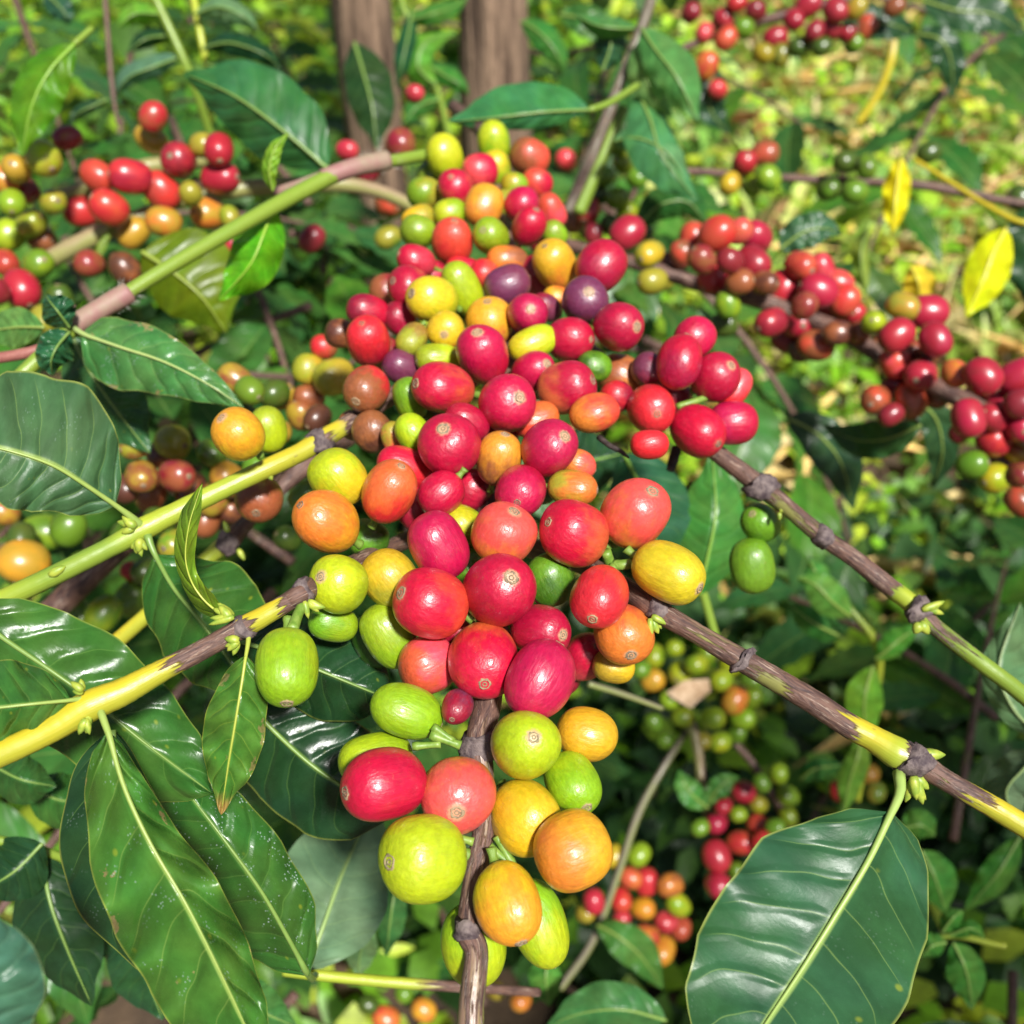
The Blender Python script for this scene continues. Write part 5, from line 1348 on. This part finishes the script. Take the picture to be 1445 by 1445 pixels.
for m, wl, wr, c in (([(285, 70, .63), (320, 60, .62), (370, 75, .62), (400, 100, .63)], 16, 18, (.012, .05, .02)), ([(275, 20, .63), (310, 10, .62), (345, 25, .62), (365, 45, .63)], 16, 18, (.13, .26, .10)), ([(225, 20, .62), (190, 20, .61), (165, 40, .61)], 16, 16, (.12, .30, .03)),
                     ([(255, 80, .63), (215, 95, .62), (180, 110, .62), (160, 140, .63)], 16, 18, (.10, .20, .12)), ([(290, 90, .64), (330, 105, .63), (380, 130, .63)], 15, 15, (.05, .19, .05)), ([(240, 50, .63), (205, 55, .62), (180, 75, .62)], 14, 14, (.02, .07, .02))):
    view_leaf(b, m, wl, wr, .006, .004, c, V_MID, wave=1.5, curl=3, thin=.3, near=False, nl=20, nw=5)
b = branch('thin dark twig hanging down at the upper left', 155, 100, .60)
view_stem(b, [(147, -20, .60, 7, 1, 'brown'), (153, 60, .60, 7, 1, 'brown'), (158, 120, .60, 7, 1, 'brown'), (166, 175, .60, 4, 1, 'brown')])
view_leaf(b, [(152, 140, .595), (130, 150, .59), (110, 160, .59), (95, 178, .595)], 9, 10, .004, .003, (.015, .05, .02), V_MID, near=False, nl=18, nw=4)
view_leaf(b, [(62, -10, .60), (80, 5, .595), (92, 20, .595), (98, 36, .6)], 18, 18, .004, .003, (.02, .07, .035), V_MID, near=False, nl=18, nw=4)

# single leaves of plants that stand behind or beside
b = branch('coffee shoot below the middle of the bunch with broad green leaves', 960, 700, .42)
view_stem(b, [(1010, 900, .44, 12, .2, 'green'), (975, 780, .43, 13, .2, 'green'), (940, 680, .42, 12, .2, 'green')])
for m, wl, wr, c in (([(880, 640, .40), (905, 690, .39), (920, 740, .388), (935, 810, .395)], 60, 56, (.022, .080, .032)), ([(985, 840, .40), (1000, 780, .393), (1010, 720, .392), (1005, 640, .40)], 58, 46, (.045, .150, .025)), ([(960, 800, .42), (920, 830, .415), (880, 840, .42)], 40, 40, (.018, .07, .03)), ([(770, 630, .42), (820, 650, .415), (880, 640, .42)], 50, 50, (.016, .055, .02))):
    view_leaf(b, m, wl, wr, .006, .006, c, (.16, .34, .04), wave=1.2, curl=2, thin=.15, near=False, nl=26, nw=6)
b = branch('pale shining leaves of a shoot at the right edge', 1445, 960, .36)
view_stem(b, [(1490, 1130, .38, 12, 0, 'green'), (1475, 1020, .37, 12, 0, 'green'), (1470, 850, .365, 12, 0, 'green')])
view_leaf(b, [(1470, 1040, .345), (1430, 1000, .345), (1410, 940, .347), (1440, 850, .352)], 26, 60, .004, .01, (.10, .20, .09), (.25, .36, .15), wave=1.5, curl=2, thin=.1, near=False, nl=28, nw=7)
view_leaf(b, [(1470, 1060, .36), (1440, 1090, .362), (1420, 1120, .365), (1440, 1170, .37)], 36, 36, .004, .01, (.09, .17, .08), (.25, .36, .15), wave=1.5, curl=2, thin=.1, near=False, nl=28, nw=7)
b = branch('bluish-grey leaf close by in the lower left corner on its own stalk', 0, 1445, .165)
view_stem(b, [(-70, 1560, .165, 16, 0, 'green'), (-30, 1500, .163, 13, 0, 'green')])
view_leaf(b, [(-30, 1500, .163), (-20, 1430, .158), (-15, 1360, .157), (-30, 1270, .160)], 60, 78, .002, .004, (.045, .12, .075), (.15, .25, .12), wave=1, curl=2, thin=.05, label='bluish-grey leaf blade')
b = branch('shoot with dark shaded leaves at the lower left, under the speckled leaf', 60, 1300, .30)
view_stem(b, [(-40, 1180, .30, 14, .2, 'green'), (60, 1200, .31, 13, .2, 'green'), (180, 1260, .33, 12, .2, 'green'), (300, 1400, .34, 12, .2, 'green')])
for m, wl, wr, c in (([(60, 1190, .30), (20, 1230, .295), (-30, 1260, .295)], 44, 50, G_DEEP), ([(60, 1205, .31), (70, 1270, .305), (95, 1340, .305), (130, 1420, .31)], 60, 60, G_DEEP), ([(180, 1260, .33), (130, 1310, .328), (80, 1380, .33)], 40, 44, (.03, .10, .03)), ([(40, 1110, .33), (90, 1130, .328), (140, 1120, .33)], 40, 40, (.04, .13, .02)), ([(300, 1400, .34), (350, 1420, .335), (420, 1450, .34)], 40, 44, (.05, .14, .03)),
                     ([(180, 1300, .335), (200, 1360, .33), (230, 1440, .335)], 50, 50, (.02, .07, .025)), ([(-10, 1080, .31), (30, 1100, .305), (80, 1110, .31)], 36, 36, (.03, .09, .02))):
    view_leaf(b, m, wl, wr, .006, .006, c, V_MID, wave=1.2, curl=2, thin=.1, near=False, nl=26, nw=6)
b = branch('broad leaf spray along the bottom edge below the small red clumps', 850, 1440, .42)
view_stem(b, [(700, 1500, .43, 12, .2, 'green'), (800, 1450, .42, 12, .2, 'green'), (930, 1440, .42, 11, .2, 'green')])
for m, wl, wr, c in (([(940, 1440, .41), (880, 1425, .405), (820, 1430, .407), (770, 1450, .41)], 32, 40, (.045, .13, .035)), ([(775, 1350, .44), (770, 1380, .435), (775, 1420, .44)], 24, 24, (.07, .2, .03)), ([(560, 1240, .40), (552, 1290, .395), (545, 1350, .40)], 22, 22, (.04, .12, .03)), ([(525, 1310, .40), (510, 1340, .395), (505, 1380, .40)], 22, 22, (.12, .22, .08)),
                     ([(840, 1425, .43), (860, 1460, .43), (900, 1500, .44)], 40, 40, (.03, .09, .02))):
    view_leaf(b, m, wl, wr, .005, .005, c, V_MID, wave=1.2, curl=2, thin=.15, near=False, nl=24, nw=6)
b = branch('broad green leaf lying behind the top of the bunch', 832, 155, .47)
view_stem(b, [(900, 120, .50, 10, .1, 'green'), (860, 145, .48, 10, .1, 'green'), (832, 155, .47, 9, 0, 'green')])
view_leaf(b, [(832, 155, .47), (770, 158, .462), (700, 166, .46), (632, 172, .465)], 22, 46, .004, .008, (.035, .165, .045), V_MID, wave=.6, curl=2, thin=.12, near=False)
b = branch('bright backlit leaf at the upper left edge', 60, 80, .42)
view_stem(b, [(130, 40, .43, 9, 0, 'green'), (105, 62, .425, 9, 0, 'green')])
view_leaf(b, [(105, 62, .425), (70, 100, .42), (45, 150, .42), (30, 222, .425)], 40, 34, .004, .004, (.10, .27, .015), (.2, .4, .03), wave=1.5, curl=2, thin=.45, near=False)
b = branch('dark leaf with bright yellow withered leaves at the right edge', 1440, 330, .6)
view_stem(b, [(1470, 300, .6, 10, .2, 'green'), (1430, 310, .6, 8, 0, 'yellow'), (1290, 225, .64, 6, 0, 'yellow')])
YEL = (.66, .63, .01)
for m, wl, wr, c, th in (([(1420, 322, .585), (1400, 360, .58), (1385, 400, .58), (1362, 448, .585)], 34, 30, YEL, .3), ([(1272, 222, .64), (1266, 260, .635), (1262, 300, .635), (1258, 332, .64)], 20, 20, YEL, .3), ([(1285, 375, .66), (1295, 395, .655), (1298, 415, .66), (1300, 440, .665)], 26, 24, (.62, .46, .03), .3), ([(1500, 290, .60), (1475, 330, .595), (1460, 380, .595), (1450, 430, .60)], 30, 56, (.014, .05, .014), .05), ([(1225, 320, .7), (1215, 360, .695), (1222, 420, .7)], 12, 14, (.22, .33, .05), .3)):
    view_leaf(b, m, wl, wr, .006, .006, c, (.75, .65, .06) if c[0] > .5 else V_MID, wave=3, wfreq=3, curl=3, thin=th, near=False, nl=26, nw=6)
dl = part('dead_leaf_scrap', *(lambda v, f: (np.array(v), f))([P(940, 978, .58), P(965, 960, .576), P(1000, 958, .578), P(1003, 975, .58), P(985, 990, .577), P(975, 1000, .58), P(950, 985, .572), P(978, 972, .57)], [(0, 1, 7, 6), (1, 2, 3, 7), (7, 3, 4, 5), (6, 7, 5)]), M_DEADLEAF, bpy.data.objects['ground'])
dl.parent = None; dl.name = 'dead_leaf'; tag(dl, 'crumpled tan dead leaf caught in the small green clump', 'dead leaf')

# ------------------------------------------------------------------ the two trunks
def trunk(label, x, y, d, w, lean):
    top = P(x, y, d)
    b = empty('coffee_tree', (top.x, top.y, 0), label, 'tree')
    C, R = [], []
    for i in range(24):
        q = i / 23
        z = -0.03 + 2.1 * q
        C.append((top.x + lean * (z - top.z) + 0.008 * math.sin(5 * z + x), top.y + 0.006 * math.sin(7 * z), z)); R.append(0.5 * w * d / FPX * (1.25 - 0.35 * q + (0.25 if i == 0 else 0)) * (1 + 0.05 * math.sin(23 * q + x) + 0.04 * math.sin(51 * q)))
    v, f, uv = tube(C, R, 36, jit=0.05)
    part('trunk', v, f, M_TRUNK, b, uvs=uv)
    return b, C, R

tA, CA, RA = trunk('slim brown coffee trunk behind a dark hanging leaf, left of two', 515, 90, 1.02, 70, .02)
tB, CB, RB = trunk('thicker pale brown coffee trunk above the bunch, right of two', 706, 60, .95, 86, -.03)
view_leaf(tA, [(500, 60, .70), (512, 100, .69), (525, 150, .685), (532, 212, .69)], 36, 32, .006, .004, (.018, .045, .012), V_MID, wave=1.5, curl=4, thin=.1, near=False, label='dark leaf hanging in front of the slim trunk')
for tr, C in ((tA, CA), (tB, CB)):
    for k in range(7):
        c = Vector(C[15 + k]); a = random.uniform(0, 6.28)
        e = c + Vector((math.cos(a), math.sin(a), 0.25)) * random.uniform(0.4, 0.7)
        v, f, uv = tube([c.lerp(e, q) + Vector((0, 0, -0.12 * q * q)) for q in np.linspace(0, 1, 8)], [0.007 * (1 - 0.7 * q) for q in np.linspace(0, 1, 8)], 7)
        part('limb', v, f, M_TRUNK, tr, uvs=uv)
        for q in np.linspace(0.3, 1, 5):
            for s in (-1, 1):
                p = c.lerp(e, q) + Vector((0, 0, -0.12 * q * q)); dirn = Vector((-math.sin(a) * s + 0.5 * math.cos(a), math.cos(a) * s + 0.5 * math.sin(a), -0.25))
                place_leaf(tr, p, dirn, (0, 0, 1), random.uniform(0.10, 0.15), G_LEAF, thin=.15)

# ------------------------------------------------------------------ leafy branches that fill the bush behind
protos = []
def leafy_branch(k):
    b = empty('coffee_branch', (0, 0, 0), 'x', 'branch')
    n = 5 + k % 3
    L = 0.34
    C = [Vector((0, L * q, -0.10 * q * q + 0.02 * math.sin(3 * q + k))) for q in np.linspace(0, 1, 10)]
    v, f, uv = tube(C, [0.0035 * (1 - 0.6 * q) for q in np.linspace(0, 1, 10)], 7)
    part('stem', v, f, M_STEM, b, uvs=uv, attrs={'bark': np.full(len(v), .7), 'rind': np.tile(np.array(RIND['green']), (len(v), 1))})
    for i in range(n):
        q = 0.12 + 0.85 * i / (n - 1)
        for s in (-1, 1):
            p = Vector((0, L * q, -0.10 * q * q))
            dirn = Vector((s * random.uniform(.7, 1), random.uniform(.25, .7), random.uniform(-.5, .15)))
            place_leaf(b, p, dirn, (random.uniform(-.3, .3), random.uniform(-.3, .3), 1), random.uniform(0.07, 0.125) * (1 - 0.25 * q), random.choice((G_LEAF, G_MID, (.035, .11, .025), (.06, .16, .02))), thin=random.uniform(.08, .3))
    return b
protos = [leafy_branch(k) for k in range(4)]


def copy_tree(o):
    c = o.copy(); COL.objects.link(c)
    for ch in o.children:
        q = ch.copy(); COL.objects.link(q); q.parent = c
    return c


used = set()
def hides(o):
    """whether a leaf of this branch would hang before something the photograph shows"""
    mw = Matrix.LocRotScale(o.location, o.rotation_euler.to_quaternion(), o.scale)
    for ch in o.children:
        for q in (0.15, 0.4, 0.65, 0.9):
            w = (mw @ (ch.matrix_basis @ Vector((0, q, -0.3 * q * q)))) - CAM if ch.name.startswith('leaf') else (mw @ Vector((0, 0.34 * q, -0.1 * q * q))) - CAM
            dd = w.dot(FWD)
            if dd < 0.30: return True
            x, y = 722.5 + FPX * w.dot(RGT) / dd, 722.5 - FPX * w.dot(UPV) / dd
            half = 0.016 * FPX / dd
            for kx, ky, kd, kr in KEEP:
                if dd < kd and (x - kx) ** 2 + (y - ky) ** 2 < (kr + half) ** 2: return True
    return False


random.seed(23)
def leafy(x, y, d, label):
    k = random.randrange(4)
    o = protos[k] if k not in used else copy_tree(protos[k])
    used.add(k)
    for it in range(60):
        s = random.uniform(.65, 1.0) * (1 if it < 30 else .75)
        o.location = P(x + random.uniform(-20, 20), y + random.uniform(-60, 0), d + 0.03 + 0.004 * it)
        o.rotation_euler = (random.uniform(-.5, .35), random.uniform(-.4, .4), random.uniform(-3.1, 3.1))
        o.scale = (s, s, s)
        if not hides(o): break
    tag(o, label, 'branch', 'leafy coffee branches in the shade behind the fruit')

R_ = random.uniform
FILL = [
 (330, 420, .62, 'behind the bright green hanging weed leaf'), (440, 450, .60, 'in the dark gap left of the bunch'), (400, 360, .70, 'under the broad deep green leaf'), (280, 500, .60, 'above the speckled weed leaf tip'), (470, 400, .72, 'below the slim trunk'), (150, 480, .65, 'under the far left cherries'),
 (60, 620, .55, 'behind the broad grey-green leaf'), (130, 700, .55, 'behind the upper left branch'), (250, 560, .55, 'right of the flat green leaf'), (300, 800, .52, 'between the two left branches'), (420, 800, .50, 'behind the round grey-scarred cherry'), (380, 700, .55, 'behind the brown hanging cherry'),
 (40, 1150, .42, 'under the left branch by the left edge'), (100, 1350, .45, 'under the long glossy leaf'), (300, 1300, .46, 'behind the speckled dark leaf'), (450, 1420, .50, 'at the bottom below the yellow-green twig'), (560, 1330, .55, 'left of the bare twig end'), (240, 1430, .45, 'at the bottom left below the glossy leaf'),
 (780, 1420, .85, 'right of the bare twig end'), (960, 1150, .98, 'behind the grey forked twig'), (1150, 1200, .95, 'above the large leaf'), (960, 560, .62, 'behind the side bunch'), (900, 460, .65, 'between the bunch and the far right branch'), (820, 330, .72, 'behind the upper right of the bunch'), (1380, 1060, .60, 'between the two right branches'),
 (1360, 1240, .55, 'right of the large leaf'), (1420, 1400, .50, 'in the lower right corner'), (1330, 950, .75, 'below the upper right branch'), (590, 100, 1.25, 'between the two trunks'), (400, 60, 1.2, 'left of the slim trunk'), (280, 60, 1.2, 'above the broad deep green leaf'), (200, 110, .95, 'above the upper left cherries'), (90, 330, .70, 'behind the far left cherries'),
 (620, 170, 1.15, 'behind the topmost cherries'), (790, 100, 1.2, 'right of the thicker trunk'), (850, 130, 1.25, 'behind the climbing weed'), (40, 40, .8, 'in the upper left corner'), (1080, 20, 1.0, 'behind the distant top clump'), (1200, 10, .95, 'above the distant top clump'), (1430, 60, .9, 'in the upper right corner'), (700, 1440, .80, 'behind the end of the bare twig'),
 (350, 470, .66, 'in the dark gap under the bright green weed leaf'), (470, 430, .68, 'left of the bright red outlier'), (500, 360, .72, 'beside the upper left of the bunch'), (420, 300, .74, 'under the pinkish joints'), (100, 420, .62, 'under the green weed stem'), (200, 430, .64, 'behind the yellowish leaf'),
 (300, 620, .60, 'behind the yellow-orange cherry'), (380, 850, .50, 'under the upper left branch'), (60, 1000, .46, 'under the yellow branch'), (900, 540, .60, 'behind the middle of the side bunch'), (920, 260, .80, 'behind the limp weed leaves'), (860, 420, .62, 'right of the dusty purple cherries'),
 (20, 150, .85, 'behind the backlit leaf'), (250, 200, .85, 'behind the upper left clump'), (620, 90, 1.3, 'behind the two trunks'),
]
for x, y, d, lab in FILL:
    leafy(x, y, d, 'leafy coffee branch ' + lab)

# ------------------------------------------------------------------ unseen tree added behind the viewpoint to shade the ground below the bunch
shade_tree = empty('coffee_tree', (1.25, -1.05, 0), 'coffee tree added outside the view to shade the ground', 'tree')
C = [(1.25 + 0.05 * math.sin(3 * q), -1.05 - 0.03 * math.sin(4 * q), 2.3 * q - 0.03) for q in np.linspace(0, 1, 20)]
v, f, uv = tube(C, [0.032 * (1.2 - 0.7 * q) for q in np.linspace(0, 1, 20)], 16, jit=.03)
part('trunk', v, f, M_TRUNK, shade_tree, uvs=uv)
for px, py in ((820, 1000), (980, 960), (1090, 1080), (830, 1250), (980, 1300), (1120, 1200), (760, 1420), (900, 1440), (1180, 1000)):
    e = ground_hit(px, py, 0.05) + sd * R_(1.85, 2.05)
    s0 = Vector(C[min(19, int(e.z / 2.3 * 19) - 1)])
    pts = [s0.lerp(e, q) + Vector((0, 0, 0.10 * math.sin(math.pi * q))) for q in np.linspace(0, 1, 10)]
    v, f, uv = tube(pts, [0.008 * (1 - 0.7 * q) for q in np.linspace(0, 1, 10)], 7)
    part('limb', v, f, M_TRUNK, shade_tree, uvs=uv)
    ax = (e - s0).normalized(); sx = ax.cross(Vector((0, 0, 1))).normalized()
    for q in (0.72, 0.80, 0.88, 0.96):
        for s in (-1, 1):
            p = s0.lerp(e, q) + Vector((0, 0, 0.10 * math.sin(math.pi * q)))
            place_leaf(shade_tree, p, sx * s + ax * 0.5 + Vector((0, 0, R_(-.4, 0))), sd + Vector((0, 0, 0.3)), R_(0.13, 0.19), G_LEAF, thin=.1)
